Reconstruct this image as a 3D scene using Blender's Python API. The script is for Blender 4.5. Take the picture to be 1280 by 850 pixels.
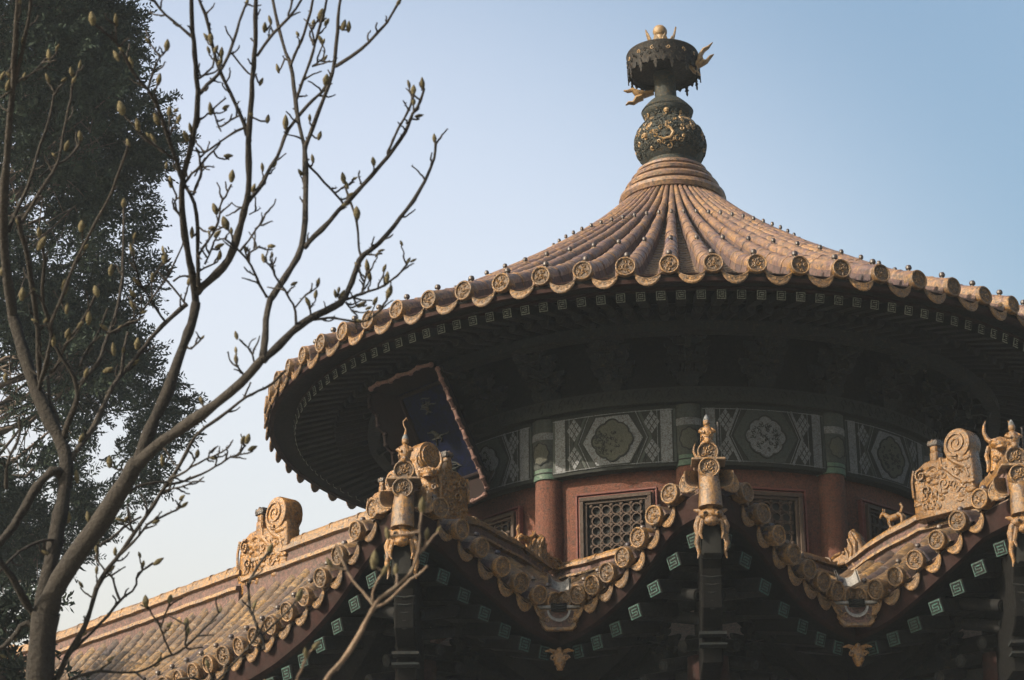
import bpy, math, random
from math import sin, cos, pi, radians as rad, sqrt, atan2
from mathutils import Vector, Matrix, noise

# ------------------------------------------------------------------ camera, sky, sun
scene = bpy.context.scene
for o_ in list(bpy.data.objects):
    bpy.data.objects.remove(o_)
EYE = 1.6
ZE = 6.6836 + EYE            # height of the round eave above the ground
CAM = Vector((0.0, -19.6712, EYE))
PITCH, YAW, ROLL = 0.3693, -0.0834, -0.0048
FPX = 2652.7                 # focal length in pixels of a 1280 wide frame
_F = Vector((sin(YAW) * cos(PITCH), cos(YAW) * cos(PITCH), sin(PITCH)))
_R = Vector((cos(YAW), -sin(YAW), 0))
_U = _R.cross(_F)
CR = cos(ROLL) * _R + sin(ROLL) * _U
CU = -sin(ROLL) * _R + cos(ROLL) * _U
cd = bpy.data.cameras.new('camera')
cam = bpy.data.objects.new('camera', cd)
scene.collection.objects.link(cam)
m = Matrix((CR, CU, -_F)).transposed().to_4x4()
m.translation = CAM
cam.matrix_world = m
cd.sensor_width = 36
cd.lens = FPX / 1280 * 36
cd.clip_start = 0.1
cd.clip_end = 3000
cd.dof.use_dof = True
cd.dof.focus_distance = 17.0
cd.dof.aperture_fstop = 9.0
scene.camera = cam

SUN_EL, SUN_AZ = 29.5, -60.0          # azimuth measured from -Y (towards the camera), negative = left
sdir = Vector((sin(rad(SUN_AZ)) * cos(rad(SUN_EL)), -cos(rad(SUN_AZ)) * cos(rad(SUN_EL)), sin(rad(SUN_EL))))
w = bpy.data.worlds.new('World')
scene.world = w
w.use_nodes = True
nt = w.node_tree
bg = nt.nodes['Background']
sky = nt.nodes.new('ShaderNodeTexSky')
sky.sky_type = 'NISHITA'
sky.sun_disc = False
sky.sun_elevation = rad(SUN_EL)
sky.sun_rotation = atan2(sdir.x, sdir.y)
sky.altitude = 50
sky.air_density = 1.7
sky.dust_density = 10.0
sky.ozone_density = 2.2
# hazy brightening of the sky towards the sun's side and the horizon
tc = nt.nodes.new('ShaderNodeTexCoord')
dp = nt.nodes.new('ShaderNodeVectorMath'); dp.operation = 'DOT_PRODUCT'
dp.inputs[1].default_value = (-.235, .955, .18)
nt.links.new(tc.outputs['Generated'], dp.inputs[0])
mr = nt.nodes.new('ShaderNodeMapRange'); mr.interpolation_type = 'SMOOTHERSTEP'
mr.inputs[1].default_value = .875; mr.inputs[2].default_value = .99
nt.links.new(dp.outputs['Value'], mr.inputs[0])
mx = nt.nodes.new('ShaderNodeMix'); mx.data_type = 'RGBA'; mx.clamp_result = False
mx.inputs[6].default_value = (.61, .665, .695, 1); mx.inputs[7].default_value = (1.46, 1.18, 1.07, 1)
nt.links.new(mr.outputs[0], mx.inputs[0])
ml = nt.nodes.new('ShaderNodeMix'); ml.data_type = 'RGBA'; ml.blend_type = 'MULTIPLY'; ml.inputs[0].default_value = 1
nt.links.new(sky.outputs[0], ml.inputs[6]); nt.links.new(mx.outputs[2], ml.inputs[7])
nt.links.new(ml.outputs[2], bg.inputs[0])
bg.inputs[1].default_value = 0.15
sl = bpy.data.lights.new('sun', 'SUN')
sl.energy = 3.6
sl.angle = rad(0.5)
sl.color = (1.0, 0.86, 0.68)
so = bpy.data.objects.new('sun', sl)
scene.collection.objects.link(so)
so.rotation_euler = sdir.to_track_quat('Z', 'Y').to_euler()
so.location = (-20, -20, 30)
vs = scene.view_settings
vs.view_transform = 'Standard'
vs.look = 'None'
vs.exposure = 1.35
vs.gamma = 1
vs.use_curve_mapping = False

RNG = random.Random(7)
COL = scene.collection

# ------------------------------------------------------------------ materials
def mat(name, c1, c2=None, c3=None, rough=0.6, scale=3.0, patch=0.55, bump=0.15, bscale=40.0, spec=0.5,
        fine=None, coat=0.0, grime=0.0, dirt=0.0):
    M = bpy.data.materials.new(name)
    M.use_nodes = True
    t = M.node_tree
    b = t.nodes['Principled BSDF']
    b.inputs['Roughness'].default_value = rough
    b.inputs['Specular IOR Level'].default_value = spec
    if coat:
        b.inputs['Coat Weight'].default_value = coat
        b.inputs['Coat Roughness'].default_value = 0.25
    geo = t.nodes.new('ShaderNodeNewGeometry')
    inf = t.nodes.new('ShaderNodeObjectInfo')
    def nz(s, d=6, r=.6):
        n = t.nodes.new('ShaderNodeTexNoise')
        n.inputs['Scale'].default_value = s
        n.inputs['Detail'].default_value = d
        n.inputs['Roughness'].default_value = r
        t.links.new(geo.outputs['Position'], n.inputs['Vector'])
        return n
    def ramp(src, a, bb):
        r = t.nodes.new('ShaderNodeMapRange')
        r.inputs[1].default_value = a
        r.inputs[2].default_value = bb
        t.links.new(src, r.inputs[0])
        return r.outputs[0]
    def mix(f, a, bb, mode='MIX'):
        x = t.nodes.new('ShaderNodeMix')
        x.data_type = 'RGBA'
        x.blend_type = mode
        t.links.new(f, x.inputs[0]) if not isinstance(f, float) else setattr(x.inputs[0], 'default_value', f)
        for s_, k in ((a, 6), (bb, 7)):
            if isinstance(s_, tuple):
                x.inputs[k].default_value = (*s_, 1)
            else:
                t.links.new(s_, x.inputs[k])
        return x.outputs[2]
    col = c1
    if c2:
        n1 = nz(scale)
        col = mix(ramp(n1.outputs[0], .30, .70), c1, c2)
    if c3:
        n2 = nz(scale * 4.3, 8, .7)
        col = mix(ramp(n2.outputs[0], patch - .04, patch + .13), col, c3)
    if c2:
        # value wobble, fine speckle and per-object variation
        n3 = nz(fine or scale * 14, 4, .7)
        v = ramp(n3.outputs[0], .25, .8)
        mul = t.nodes.new('ShaderNodeMath'); mul.operation = 'MULTIPLY_ADD'
        t.links.new(v, mul.inputs[0]); mul.inputs[1].default_value = .95; mul.inputs[2].default_value = .50
        m2 = t.nodes.new('ShaderNodeMath'); m2.operation = 'MULTIPLY_ADD'
        t.links.new(inf.outputs['Random'], m2.inputs[0]); m2.inputs[1].default_value = .5; m2.inputs[2].default_value = .75
        m3 = t.nodes.new('ShaderNodeMath'); m3.operation = 'MULTIPLY'
        t.links.new(mul.outputs[0], m3.inputs[0]); t.links.new(m2.outputs[0], m3.inputs[1])
        ta = t.nodes.new('ShaderNodeAttribute'); ta.attribute_name = 'tone'
        vv = t.nodes.new('ShaderNodeCombineColor')
        for k in range(3):           # each tile has its own firing: lighter ones yellower, darker ones more purple
            m4 = t.nodes.new('ShaderNodeMath'); m4.operation = 'MULTIPLY_ADD'
            t.links.new(ta.outputs['Fac'], m4.inputs[0]); m4.inputs[1].default_value = (1.0, .95, .35)[k]; m4.inputs[2].default_value = 1.0
            m4.use_clamp = False
            m5 = t.nodes.new('ShaderNodeMath'); m5.operation = 'MULTIPLY'
            t.links.new(m4.outputs[0], m5.inputs[0]); t.links.new(m3.outputs[0], m5.inputs[1])
            t.links.new(m5.outputs[0], vv.inputs[k])
        col = mix(1.0, col, vv.outputs[0], 'MULTIPLY')
    if grime:
        n4 = nz(scale * 9, 8, .75)
        col = mix(ramp(n4.outputs[0], .60 - grime * .16, .68 - grime * .08), col, (.035, .028, .024))
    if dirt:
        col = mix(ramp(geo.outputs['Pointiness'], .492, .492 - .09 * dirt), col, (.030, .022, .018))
    if isinstance(col, tuple):
        b.inputs['Base Color'].default_value = (*col, 1)
    else:
        t.links.new(col, b.inputs['Base Color'])
    if bump:
        nb = nz(bscale, 6, .65)
        bp = t.nodes.new('ShaderNodeBump')
        bp.inputs['Strength'].default_value = bump
        bp.inputs['Distance'].default_value = .02
        t.links.new(nb.outputs[0], bp.inputs['Height'])
        t.links.new(bp.outputs[0], b.inputs['Normal'])
    if c2:
        nr = nz(scale * 6, 4, .6)
        r = t.nodes.new('ShaderNodeMapRange')
        r.inputs[1].default_value = .3; r.inputs[2].default_value = .7
        r.inputs[3].default_value = max(.05, rough - .15); r.inputs[4].default_value = min(1, rough + .2)
        t.links.new(nr.outputs[0], r.inputs[0]); t.links.new(r.outputs[0], b.inputs['Roughness'])
    return M

M_TILE = mat('weathered_glaze', (.205, .115, .060), (.235, .130, .056), (.125, .072, .064), rough=.45, scale=2.6, patch=.48, bump=.5, bscale=55, grime=.7, spec=.45)
M_GOLD = mat('yellow_glaze', (.225, .110, .022), (.145, .080, .030), (.070, .044, .034), rough=.34, scale=3.5, patch=.52, bump=.55, bscale=45, coat=.0, grime=.75, spec=.5)
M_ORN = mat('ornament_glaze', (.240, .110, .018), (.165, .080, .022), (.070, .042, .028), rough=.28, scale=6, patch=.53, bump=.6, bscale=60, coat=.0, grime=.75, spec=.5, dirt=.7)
M_LTILE = mat('lower_tile_glaze', (.155, .090, .038), (.11, .071, .040), (.060, .043, .036), rough=.48, scale=3.4, patch=.52, bump=.5, bscale=50, grime=.85, spec=.4)
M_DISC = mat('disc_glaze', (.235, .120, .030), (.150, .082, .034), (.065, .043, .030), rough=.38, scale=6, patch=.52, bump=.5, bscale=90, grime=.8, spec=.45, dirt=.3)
M_FIELD = mat('disc_field', (.13, .072, .035), (.085, .052, .03), (.035, .026, .022), rough=.6, scale=12, patch=.5, bump=.5, bscale=110, grime=.7)
M_NAIL = mat('nail_cap', (.055, .035, .028), (.035, .026, .024), rough=.45, scale=20)
M_PAN = mat('pan_tile_clay', (.17, .105, .05), (.20, .125, .07), (.075, .055, .05), rough=.7, scale=4, bump=.5, bscale=60, grime=.7)
M_MORTAR = mat('purple_plaster', (.095, .048, .044), (.125, .070, .058), (.05, .034, .032), rough=.9, scale=5, patch=.50, bump=.6, bscale=60, grime=.8)
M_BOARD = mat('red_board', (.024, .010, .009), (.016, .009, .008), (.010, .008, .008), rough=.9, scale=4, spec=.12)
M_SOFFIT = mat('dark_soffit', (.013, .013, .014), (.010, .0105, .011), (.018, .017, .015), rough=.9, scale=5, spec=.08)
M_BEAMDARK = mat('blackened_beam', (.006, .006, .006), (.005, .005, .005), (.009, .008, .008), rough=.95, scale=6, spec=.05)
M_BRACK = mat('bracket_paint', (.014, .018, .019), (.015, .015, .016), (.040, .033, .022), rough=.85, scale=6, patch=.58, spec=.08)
M_TEAL = mat('teal_rafter_paint', (.018, .085, .074), (.040, .115, .098), (.010, .020, .020), rough=.65, scale=18, patch=.45, bscale=70, grime=.7, spec=.25)
M_SAGE = mat('sage_rafter_paint', (.15, .17, .135), (.20, .21, .155), (.03, .035, .032), rough=.7, scale=16, patch=.50, bscale=70, grime=.4)
M_WALL = mat('red_wall', (.098, .040, .027), (.078, .033, .024), (.054, .030, .025), rough=.95, scale=5, patch=.55, bump=.6, bscale=80, grime=.5, spec=.2)
M_WOOD = mat('old_window_wood', (.052, .031, .022), (.038, .025, .019), (.022, .017, .015), rough=.75, scale=9, bscale=70, grime=.5, spec=.3)
M_REDTRIM = mat('red_trim', (.11, .026, .018), (.09, .022, .017), rough=.7, scale=8)
M_VOID = mat('window_dark', (.006, .006, .006), rough=.9, bump=0)
M_WHITE = mat('pale_paint', (.115, .125, .137), (.085, .095, .108), (.045, .05, .052), rough=.85, scale=9, bump=.3, grime=.7)
M_GREEN = mat('green_paint', (.017, .026, .026), (.023, .030, .027), (.012, .015, .016), rough=.85, scale=9, bump=.3, grime=.5)
M_BAND = mat('green_band', (.032, .075, .055), (.042, .075, .05), (.02, .035, .03), rough=.7, scale=9)
M_DGREEN = mat('dark_green_paint', (.014, .018, .018), (.016, .018, .016), (.012, .012, .012), rough=.85, scale=10, spec=.25)
M_RELIEF = mat('dark_relief', (.034, .038, .030), (.045, .046, .034), (.02, .02, .018), rough=.8, scale=16, bump=.6, bscale=90)
M_BRONZE = mat('dark_bronze', (.010, .017, .018), (.018, .020, .018), (.06, .038, .014), rough=.6, scale=9, patch=.54, bump=.6, bscale=60, spec=.25)
M_GILT = mat('worn_gilt', (.25, .15, .055), (.17, .105, .045), (.05, .037, .024), rough=.45, scale=8, patch=.53, bump=.4, bscale=50)
M_CANOPY = mat('canopy_bronze', (.007, .007, .007), (.012, .010, .009), (.06, .035, .014), rough=.65, scale=8, patch=.58, bump=.5, bscale=50, spec=.2)
M_BLACK = mat('near_black', (.008, .008, .008), (.010, .010, .009), rough=.8, scale=10, spec=.1)
M_STONE = mat('grey_stone', (.22, .21, .20), (.16, .155, .15), (.09, .085, .08), rough=.85, scale=6, bump=.5)
M_BLUE = mat('plaque_blue', (.005, .008, .036), (.005, .007, .018), (.005, .006, .009), rough=.9, scale=7, patch=.46, spec=.02)
M_PFRAME = mat('plaque_frame', (.115, .055, .044), (.075, .038, .032), (.035, .022, .019), rough=.8, scale=9, grime=.6)
M_PFDARK = mat('plaque_frame_shaded', (.014, .009, .009), (.010, .008, .008), rough=.95, scale=9, spec=.05)  # darker copy of the frame colour, with the shade of unlit faces put in
M_BARK = mat('magnolia_bark', (.042, .036, .031), (.028, .025, .023), (.085, .080, .062), rough=.95, scale=16, patch=.62, bump=.9, bscale=60, spec=.2)
M_BARK2 = mat('pale_twig_bark', (.15, .095, .06), (.10, .07, .05), (.17, .14, .10), rough=.85, scale=20, bump=.4, bscale=80)
M_BUD = mat('furry_bud', (.10, .088, .050), (.13, .108, .058), (.05, .036, .024), rough=.95, scale=30, patch=.52, bump=.6, bscale=150, spec=.2)
M_LEAF = mat('cypress_leaf', (.022, .035, .024), (.014, .024, .018), (.032, .04, .022), rough=.9, scale=2, bump=0, spec=.15)
M_CBARK = mat('cypress_bark', (.10, .075, .06), (.07, .055, .045), rough=.95, scale=8)
M_SHRUB = mat('shrub_leaf', (.022, .035, .02), (.03, .045, .025), rough=.7, scale=3, bump=0)
M_GROUND = mat('stone_paving', (.21, .205, .19), (.17, .165, .155), (.12, .118, .11), rough=.9, scale=.5, bscale=12)

M_HAZE = bpy.data.materials.new('tone_lift_haze')
M_HAZE.use_nodes = True
_t = M_HAZE.node_tree
_t.nodes.remove(_t.nodes['Principled BSDF'])
_v = _t.nodes.new('ShaderNodeVolumePrincipled')
_v.inputs['Color'].default_value = (.80, .90, 1.0, 1)
_v.inputs['Density'].default_value = .0008
_v.inputs['Anisotropy'].default_value = 0.0
_t.links.new(_v.outputs[0], _t.nodes['Material Output'].inputs['Volume'])

# ------------------------------------------------------------------ mesh builder
class MB:
    def __init__(s):
        s.v = []; s.f = []; s.m = []; s.t = []; s.tone = 0.0
    def add(s, vs_, fs, mi=0, T=None):
        k = len(s.v)
        if T is not None:
            vs_ = [T @ Vector(p) for p in vs_]
        s.v.extend([tuple(p) for p in vs_])
        for f in fs:
            s.f.append(tuple(i + k for i in f)); s.m.append(mi); s.t.append(s.tone)
    def box(s, c, d, mi=0, T=None, ch=0.0):
        x, y, z = d[0] / 2, d[1] / 2, d[2] / 2
        if ch <= 0:
            vs_ = [(c[0] + a * x, c[1] + b * y, c[2] + e * z) for a in (-1, 1) for b in (-1, 1) for e in (-1, 1)]
            s.add(vs_, [(0, 1, 3, 2), (4, 6, 7, 5), (0, 4, 5, 1), (2, 3, 7, 6), (0, 2, 6, 4), (1, 5, 7, 3)], mi, T)
            return
        # chamfered box: 24 vertices
        P = {}; vs_ = []
        for a in (-1, 1):
            for b in (-1, 1):
                for e in (-1, 1):
                    for ax in range(3):
                        q = [a * (x - ch), b * (y - ch), e * (z - ch)]
                        q[ax] = (a * x, b * y, e * z)[ax]
                        P[(a, b, e, ax)] = len(vs_)
                        vs_.append((c[0] + q[0], c[1] + q[1], c[2] + q[2]))
        fs = []
        for ax in range(3):
            o1, o2 = [k for k in range(3) if k != ax]
            for sg in (-1, 1):
                q = []
                for i, j in ((-1, -1), (1, -1), (1, 1), (-1, 1)):
                    k = [0, 0, 0]; k[ax] = sg; k[o1] = i; k[o2] = j
                    q.append(P[(*k, ax)])
                fs.append(tuple(q))
        for ax in range(3):      # edges parallel to ax
            o1, o2 = [k for k in range(3) if k != ax]
            for i in (-1, 1):
                for j in (-1, 1):
                    q = []
                    for sg, of in ((-1, o1), (1, o1), (1, o2), (-1, o2)):
                        k = [0, 0, 0]; k[ax] = sg; k[o1] = i; k[o2] = j
                        q.append(P[(*k, of)])
                    fs.append(tuple(q))
        for a in (-1, 1):
            for b in (-1, 1):
                for e in (-1, 1):
                    fs.append(tuple(P[(a, b, e, ax)] for ax in range(3)))
        s.add(vs_, fs, mi, T)
    def tube(s, path, rads, n=8, mi=0, T=None, cap=True, squash=1.0):
        path = [Vector(p) for p in path]
        if not isinstance(rads, (list, tuple)):
            rads = [rads] * len(path)
        vs_ = []; fs = []
        prev = None
        for i, p in enumerate(path):
            a = path[max(0, i - 1)]; b = path[min(len(path) - 1, i + 1)]
            t = (b - a)
            t = t.normalized() if t.length > 1e-9 else Vector((0, 0, 1))
            if prev is None:
                u = t.cross(Vector((0, 0, 1)))
                if u.length < .05: u = t.cross(Vector((0, 1, 0)))
            else:
                u = prev - t * prev.dot(t)
            u.normalize(); prev = u
            w_ = t.cross(u)
            for k in range(n):
                q = 2 * pi * k / n
                vs_.append(p + (u * cos(q) + w_ * sin(q) * squash) * rads[i])
        for i in range(len(path) - 1):
            for k in range(n):
                k2 = (k + 1) % n
                fs.append((i * n + k, i * n + k2, (i + 1) * n + k2, (i + 1) * n + k))
        if cap:
            fs.append(tuple(range(n))[::-1]); L = (len(path) - 1) * n
            fs.append(tuple(L + k for k in range(n)))
        s.add(vs_, fs, mi, T)
    def lathe(s, prof, n=24, mi=0, T=None, a0=0, a1=2 * pi):
        full = abs(a1 - a0 - 2 * pi) < 1e-6
        nn = n if full else n + 1
        vs_ = []; fs = []
        for r, z in prof:
            for k in range(nn):
                q = a0 + (a1 - a0) * k / n
                vs_.append((r * cos(q), r * sin(q), z))
        for i in range(len(prof) - 1):
            for k in range(n):
                k2 = (k + 1) % nn
                fs.append((i * nn + k, i * nn + k2, (i + 1) * nn + k2, (i + 1) * nn + k))
        s.add(vs_, fs, mi, T)
    def ball(s, c, r, n=10, mi=0, T=None, sc=(1, 1, 1)):
        vs_ = []; fs = []
        h = n // 2
        for i in range(h + 1):
            a = pi * i / h
            for k in range(n):
                q = 2 * pi * k / n
                vs_.append((c[0] + r * sc[0] * sin(a) * cos(q), c[1] + r * sc[1] * sin(a) * sin(q), c[2] + r * sc[2] * cos(a)))
        for i in range(h):
            for k in range(n):
                k2 = (k + 1) % n
                fs.append((i * n + k, (i + 1) * n + k, (i + 1) * n + k2, i * n + k2))
        s.add(vs_, fs, mi, T)
    def prism(s, poly, t, mi=0, T=None, ch=0.0):
        """outline in the local XZ plane, thickness t along Y, with a chamfer ch"""
        n = len(poly)
        c = Vector((sum(p[0] for p in poly) / n, sum(p[1] for p in poly) / n))
        def inset(d):
            out = []
            ar = sum(poly[i][0] * poly[(i + 1) % n][1] - poly[(i + 1) % n][0] * poly[i][1] for i in range(n))
            sg = 1 if ar > 0 else -1
            for i in range(n):
                p0 = Vector(poly[i - 1]); p1 = Vector(poly[i]); p2 = Vector(poly[(i + 1) % n])
                e1 = (p1 - p0).normalized(); e2 = (p2 - p1).normalized()
                nn = (Vector((-e1.y, e1.x)) + Vector((-e2.y, e2.x)))
                nn = nn.normalized() if nn.length > 1e-6 else Vector((-e1.y, e1.x))
                out.append(p1 + nn * d * sg)
            return out
        rings = [(inset(ch), -t / 2), (poly, -t / 2 + ch), (poly, t / 2 - ch), (inset(ch), t / 2)] if ch > 0 else [(poly, -t / 2), (poly, t / 2)]
        vs_ = []; fs = []
        for pl, y in rings:
            for p in pl: vs_.append((p[0], y, p[1]))
        for i in range(len(rings) - 1):
            for k in range(n):
                k2 = (k + 1) % n
                fs.append((i * n + k, i * n + k2, (i + 1) * n + k2, (i + 1) * n + k))
        fs.append(tuple(range(n))[::-1]); L = (len(rings) - 1) * n
        fs.append(tuple(L + k for k in range(n)))
        s.add(vs_, fs, mi, T)
    def spiral(s, c, r0, turns, rt, y, mi=0, T=None, a0=0.0, sgn=1, n=5):
        N = int(turns * 12)
        s.tube([(c[0] + r0 * (1 - .8 * i / N) * cos(a0 + sgn * 2 * pi * turns * i / N), y,
                 c[1] + r0 * (1 - .8 * i / N) * sin(a0 + sgn * 2 * pi * turns * i / N)) for i in range(N + 1)],
               [rt * (1 - .4 * i / N) for i in range(N + 1)], n, mi, T)
    def mesh(s, name, mats, smooth=35):
        me = bpy.data.meshes.new(name)
        me.from_pydata(s.v, [], s.f)
        if not isinstance(mats, (list, tuple)): mats = [mats]
        for q in mats: me.materials.append(q)
        if any(s.t):
            at_ = me.attributes.new('tone', 'FLOAT', 'FACE'); at_.data.foreach_set('value', s.t)
        if len(mats) > 1: me.polygons.foreach_set('material_index', s.m)
        if smooth:
            me.polygons.foreach_set('use_smooth', [True] * len(s.f))
            me.update()
            me.set_sharp_from_angle(angle=rad(smooth))
        me.update()
        return me
    def build(s, name, mats, parent=None, smooth=35):
        return put(name, s.mesh(name, mats, smooth), parent)

def put(name, me, parent=None, T=None, label=None):
    o = bpy.data.objects.new(name, me)
    COL.objects.link(o)
    if parent is not None: o.parent = parent
    if T is not None: o.matrix_local = T
    if label: o['label'] = label
    return o
def thing(name, label, cat, loc=(0, 0, 0), group=None):
    o = bpy.data.objects.new(name, None)
    COL.objects.link(o)
    o.location = loc; o['label'] = label; o['category'] = cat
    if group: o['group'] = group
    return o
def interp(tab, x):
    if x <= tab[0][0]: return tab[0][1]
    for (a, b), (c, d) in zip(tab, tab[1:]):
        if x <= c: return b + (d - b) * (x - a) / (c - a)
    return tab[-1][1]
def smooth_interp(tab, x):
    e = .07
    return (interp(tab, x - e) + interp(tab, x) * 2 + interp(tab, x + e)) / 4

# ------------------------------------------------------------------ the pavilion
PAV = thing('pavilion', 'round roofed imperial pavilion with yellow glazed tiles over a zigzag lower roof', 'pavilion')
NR = 72                       # tile rows of the round roof
PH = -0.0108
RT = [(.5, 2.345), (.65, 2.19), (.8, 2.045), (1.0, 1.88), (1.2, 1.72), (1.45, 1.54), (1.7, 1.36), (2.0, 1.16), (2.3, .965), (2.65, .74), (3.0, .525), (3.3, .345), (3.6, .18), (3.8, .085), (4.0, 0.0)]
def zt(r):
    e = .06
    return (interp(RT, r - e) + interp(RT, r) + interp(RT, r + e)) / 3 + ZE if .56 < r < 3.94 else interp(RT, r) + ZE
def trad(r): return min(.080, .0436 * r * .88, .5 * (.035 + .0315 * r))
def cyl(th, r, z): return Vector((r * sin(th), -r * cos(th), z))

roof = MB()
TL = 15
rs = [4.0 - (4.0 - .5) * (i / TL) for i in range(TL + 1)]
for k in range(NR):
    th = PH + 2 * pi * k / NR
    rd = Vector((sin(th), -cos(th), 0)); tg = Vector((cos(th), sin(th), 0))
    for i in range(TL):
        r0, r1 = rs[i], rs[i + 1]
        jit = RNG.uniform(-.005, .005)
        roof.tone = RNG.gauss(0, .17) - (.2 if RNG.random() < .1 else 0)
        secs = []
        for (r, f) in ((r0 - .001, .98), (r0 - .012, 1.06), (r0 - .032, 1.0), ((r0 + r1) / 2, .985), (r1 - .004, .95)):
            p = rd * r; p.z = zt(r)
            sl_ = (zt(r - .05) - zt(r + .05)) / .1
            up = (Vector((0, 0, 1)) * 1 + rd * sl_).normalized()
            R_ = trad(r) * f
            sec = [p + tg * (R_ * 1.18) - up * (R_ * 1.35)]
            for q in range(9):
                a = -.15 + (pi + .3) * q / 8
                sec.append(p + tg * (cos(a) * R_ + jit) + up * (sin(a) * R_))
            sec.append(p - tg * (R_ * 1.18) - up * (R_ * 1.35))
            secs.append(sec)
        n = 11
        roof.add([q for s_ in secs for q in s_], [(j * n + c, j * n + c + 1, (j + 1) * n + c + 1, (j + 1) * n + c) for j in range(4) for c in range(1, 9)], 0)
        roof.add([q for s_ in secs for q in s_], [(j * n + c, j * n + c + 1, (j + 1) * n + c + 1, (j + 1) * n + c) for j in range(4) for c in (0, 9)], 1)
        roof.add(secs[0], [tuple(range(11))], 0)
    # nails
    for rn, sc in ((3.90, 1), (2.62, .8), (1.35, .62)):
        T = Matrix.Translation(rd * rn + Vector((0, 0, zt(rn) + trad(rn))))
        roof.lathe([(.012 * sc, -.02), (.013 * sc, .012), (.024 * sc, .016), (.027 * sc, .032), (.02 * sc, .048), (.0, .054)], 8, 3, T)
# pan tiles between the rows
for k in range(NR):
    th = PH + 2 * pi * (k + .5) / NR
    r = 3.985
    while r > .62:
        r1 = r - .115
        ring = []
        for rr_, dz in ((r, .016), (r1 - .02, .0)):
            hw = .0436 - trad(rr_) * .55 / rr_
            hw = max(hw, .006)
            row = []
            for q in range(7):
                u = -1 + q / 3
                row.append(cyl(th + hw * u, rr_, zt(min(rr_, 4.0)) - (rr_ - 4.0 if rr_ > 4 else 0) * .3 - .105 + dz + .045 * u * u * (rr_ / 4)))
            ring.append(row)
        front = [Vector((p.x, p.y, p.z - .02)) for p in ring[0]]
        roof.add(front + ring[0] + ring[1], [(j * 7 + c, j * 7 + c + 1, (j + 1) * 7 + c + 1, (j + 1) * 7 + c) for j in range(2) for c in range(6)], 2)
        r = r1
upper = roof.build('upper_roof', [M_TILE, M_MORTAR, M_PAN, M_NAIL], PAV, 50)

# round tile end, faces +X locally
def disc_mesh(name, R_, mats, v=0):
    RV = random.Random(40 + v)
    b = MB()
    mats = [mats, M_FIELD]
    T = Matrix.Rotation(pi / 2, 4, 'Y')
    b.lathe([(R_ * .98, -.09), (R_ * 1.0, -.02), (R_ * 1.02, .0), (R_ * 1.0, .012), (R_ * .93, .016), (R_ * .84, .013), (R_ * .80, .002)], 24, 0, T)
    b.lathe([(R_ * .80, .002), (R_ * .6, .001), (0.0001, .002)], 24, 1, T)
    b.lathe([(R_ * .77, .002), (R_ * .75, .005), (R_ * .73, .002)], 24, 0, T)
    T2 = Matrix.Rotation(pi / 2, 4, 'Z')
    for c, r0, tr, a0, sg in (((0, 0), R_ * .42, 1.3, .6, 1), ((R_ * .35, R_ * .35), R_ * .24, 1.0, 2, -1), ((-R_ * .4, -R_ * .25), R_ * .26, 1.1, 4, 1), ((-R_ * .3, R_ * .42), R_ * .2, .9, 1, -1), ((R_ * .38, -R_ * .38), R_ * .2, .9, 5, 1)):
        b.spiral((c[0] + RV.uniform(-.05, .05) * R_, c[1] + RV.uniform(-.05, .05) * R_), r0 * RV.uniform(.8, 1.15), tr, R_ * .085, -.004, 0, T2, a0 + RV.uniform(-1.5, 1.5), sg * RV.choice((-1, 1)), 4)
    b.ball((.004, 0, 0), R_ * .14, 8)
    for q in range(14):
        a = 2 * pi * q / 14
        b.ball((.003, cos(a) * R_ * .70, sin(a) * R_ * .70), R_ * .05, 6)
    return b.mesh(name, mats, 40)
DISCS = [disc_mesh('tile_end', .083, M_DISC, v) for v in range(3)]
def drip_mesh(name, W_, H_, mats):
    b = MB()
    top = [(-W_ + 2 * W_ * i / 10, -.42 * H_ * (1 - (2 * i / 10 - 1) ** 2)) for i in range(11)]
    low = []
    N = 18
    for i in range(1, N):
        u = 1 - 2 * i / N
        base = -H_ * (1 - abs(u) ** 2.0) ** .62
        low.append((u * W_ * 1.0, min(base - .055 * H_ * abs(sin(i * pi * 7 / N)), -.42 * H_ * (1 - u * u) - .02)))
    b.prism(top + low, .014, 0, None, .003)
    # rim and curls, on the outer face (-Y)
    b.tube([(x, -.008, z - .008) for x, z in top], .006, 5)
    b.tube([(x * .9, -.008, z * .92) for x, z in low], .004, 5)
    b.spiral((0, -H_ * .66), H_ * .15, 1.2, .005, -.008)
    for sg in (-1, 1):
        b.spiral((sg * W_ * .38, -H_ * .57), H_ * .13, 1.2, .005, -.008, 0, None, 1, sg)
        b.spiral((sg * W_ * .66, -H_ * .36), H_ * .10, 1.0, .004, -.008, 0, None, 2, sg)
    # the tile body running back under the rows
    vs_ = []
    for y in (.0, .16):
        for i in range(11):
            vs_.append((top[i][0], y, top[i][1] + y * .35 + .002))
    b.add(vs_, [(i, i + 1, i + 12, i + 11) for i in range(10)])
    return b.mesh(name, mats, 40)
DRIP = drip_mesh('drip_tile', .112, .122, M_DISC)
def zrot(a): return Matrix.Rotation(a, 4, 'Z')
for k in range(NR):
    th = PH + 2 * pi * k / NR
    put('tile_end', RNG.choice(DISCS), upper, Matrix.Translation(cyl(th, 4.02, ZE)) @ zrot(th - pi / 2) @ Matrix.Rotation(rad(RNG.uniform(-6, 6)), 4, 'Z') @ Matrix.Rotation(rad(RNG.uniform(-4, 4)), 4, 'Y') @ Matrix.Rotation(rad(RNG.uniform(-40, 40)), 4, 'X') @ Matrix.Scale(RNG.uniform(.95, 1.03), 4))
    th += pi / NR
    put('drip_tile', DRIP, upper, Matrix.Translation(cyl(th, 3.995, ZE - .055)) @ zrot(th) @ Matrix.Rotation(rad(-12 + RNG.uniform(-4, 4)), 4, 'X'))

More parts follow.
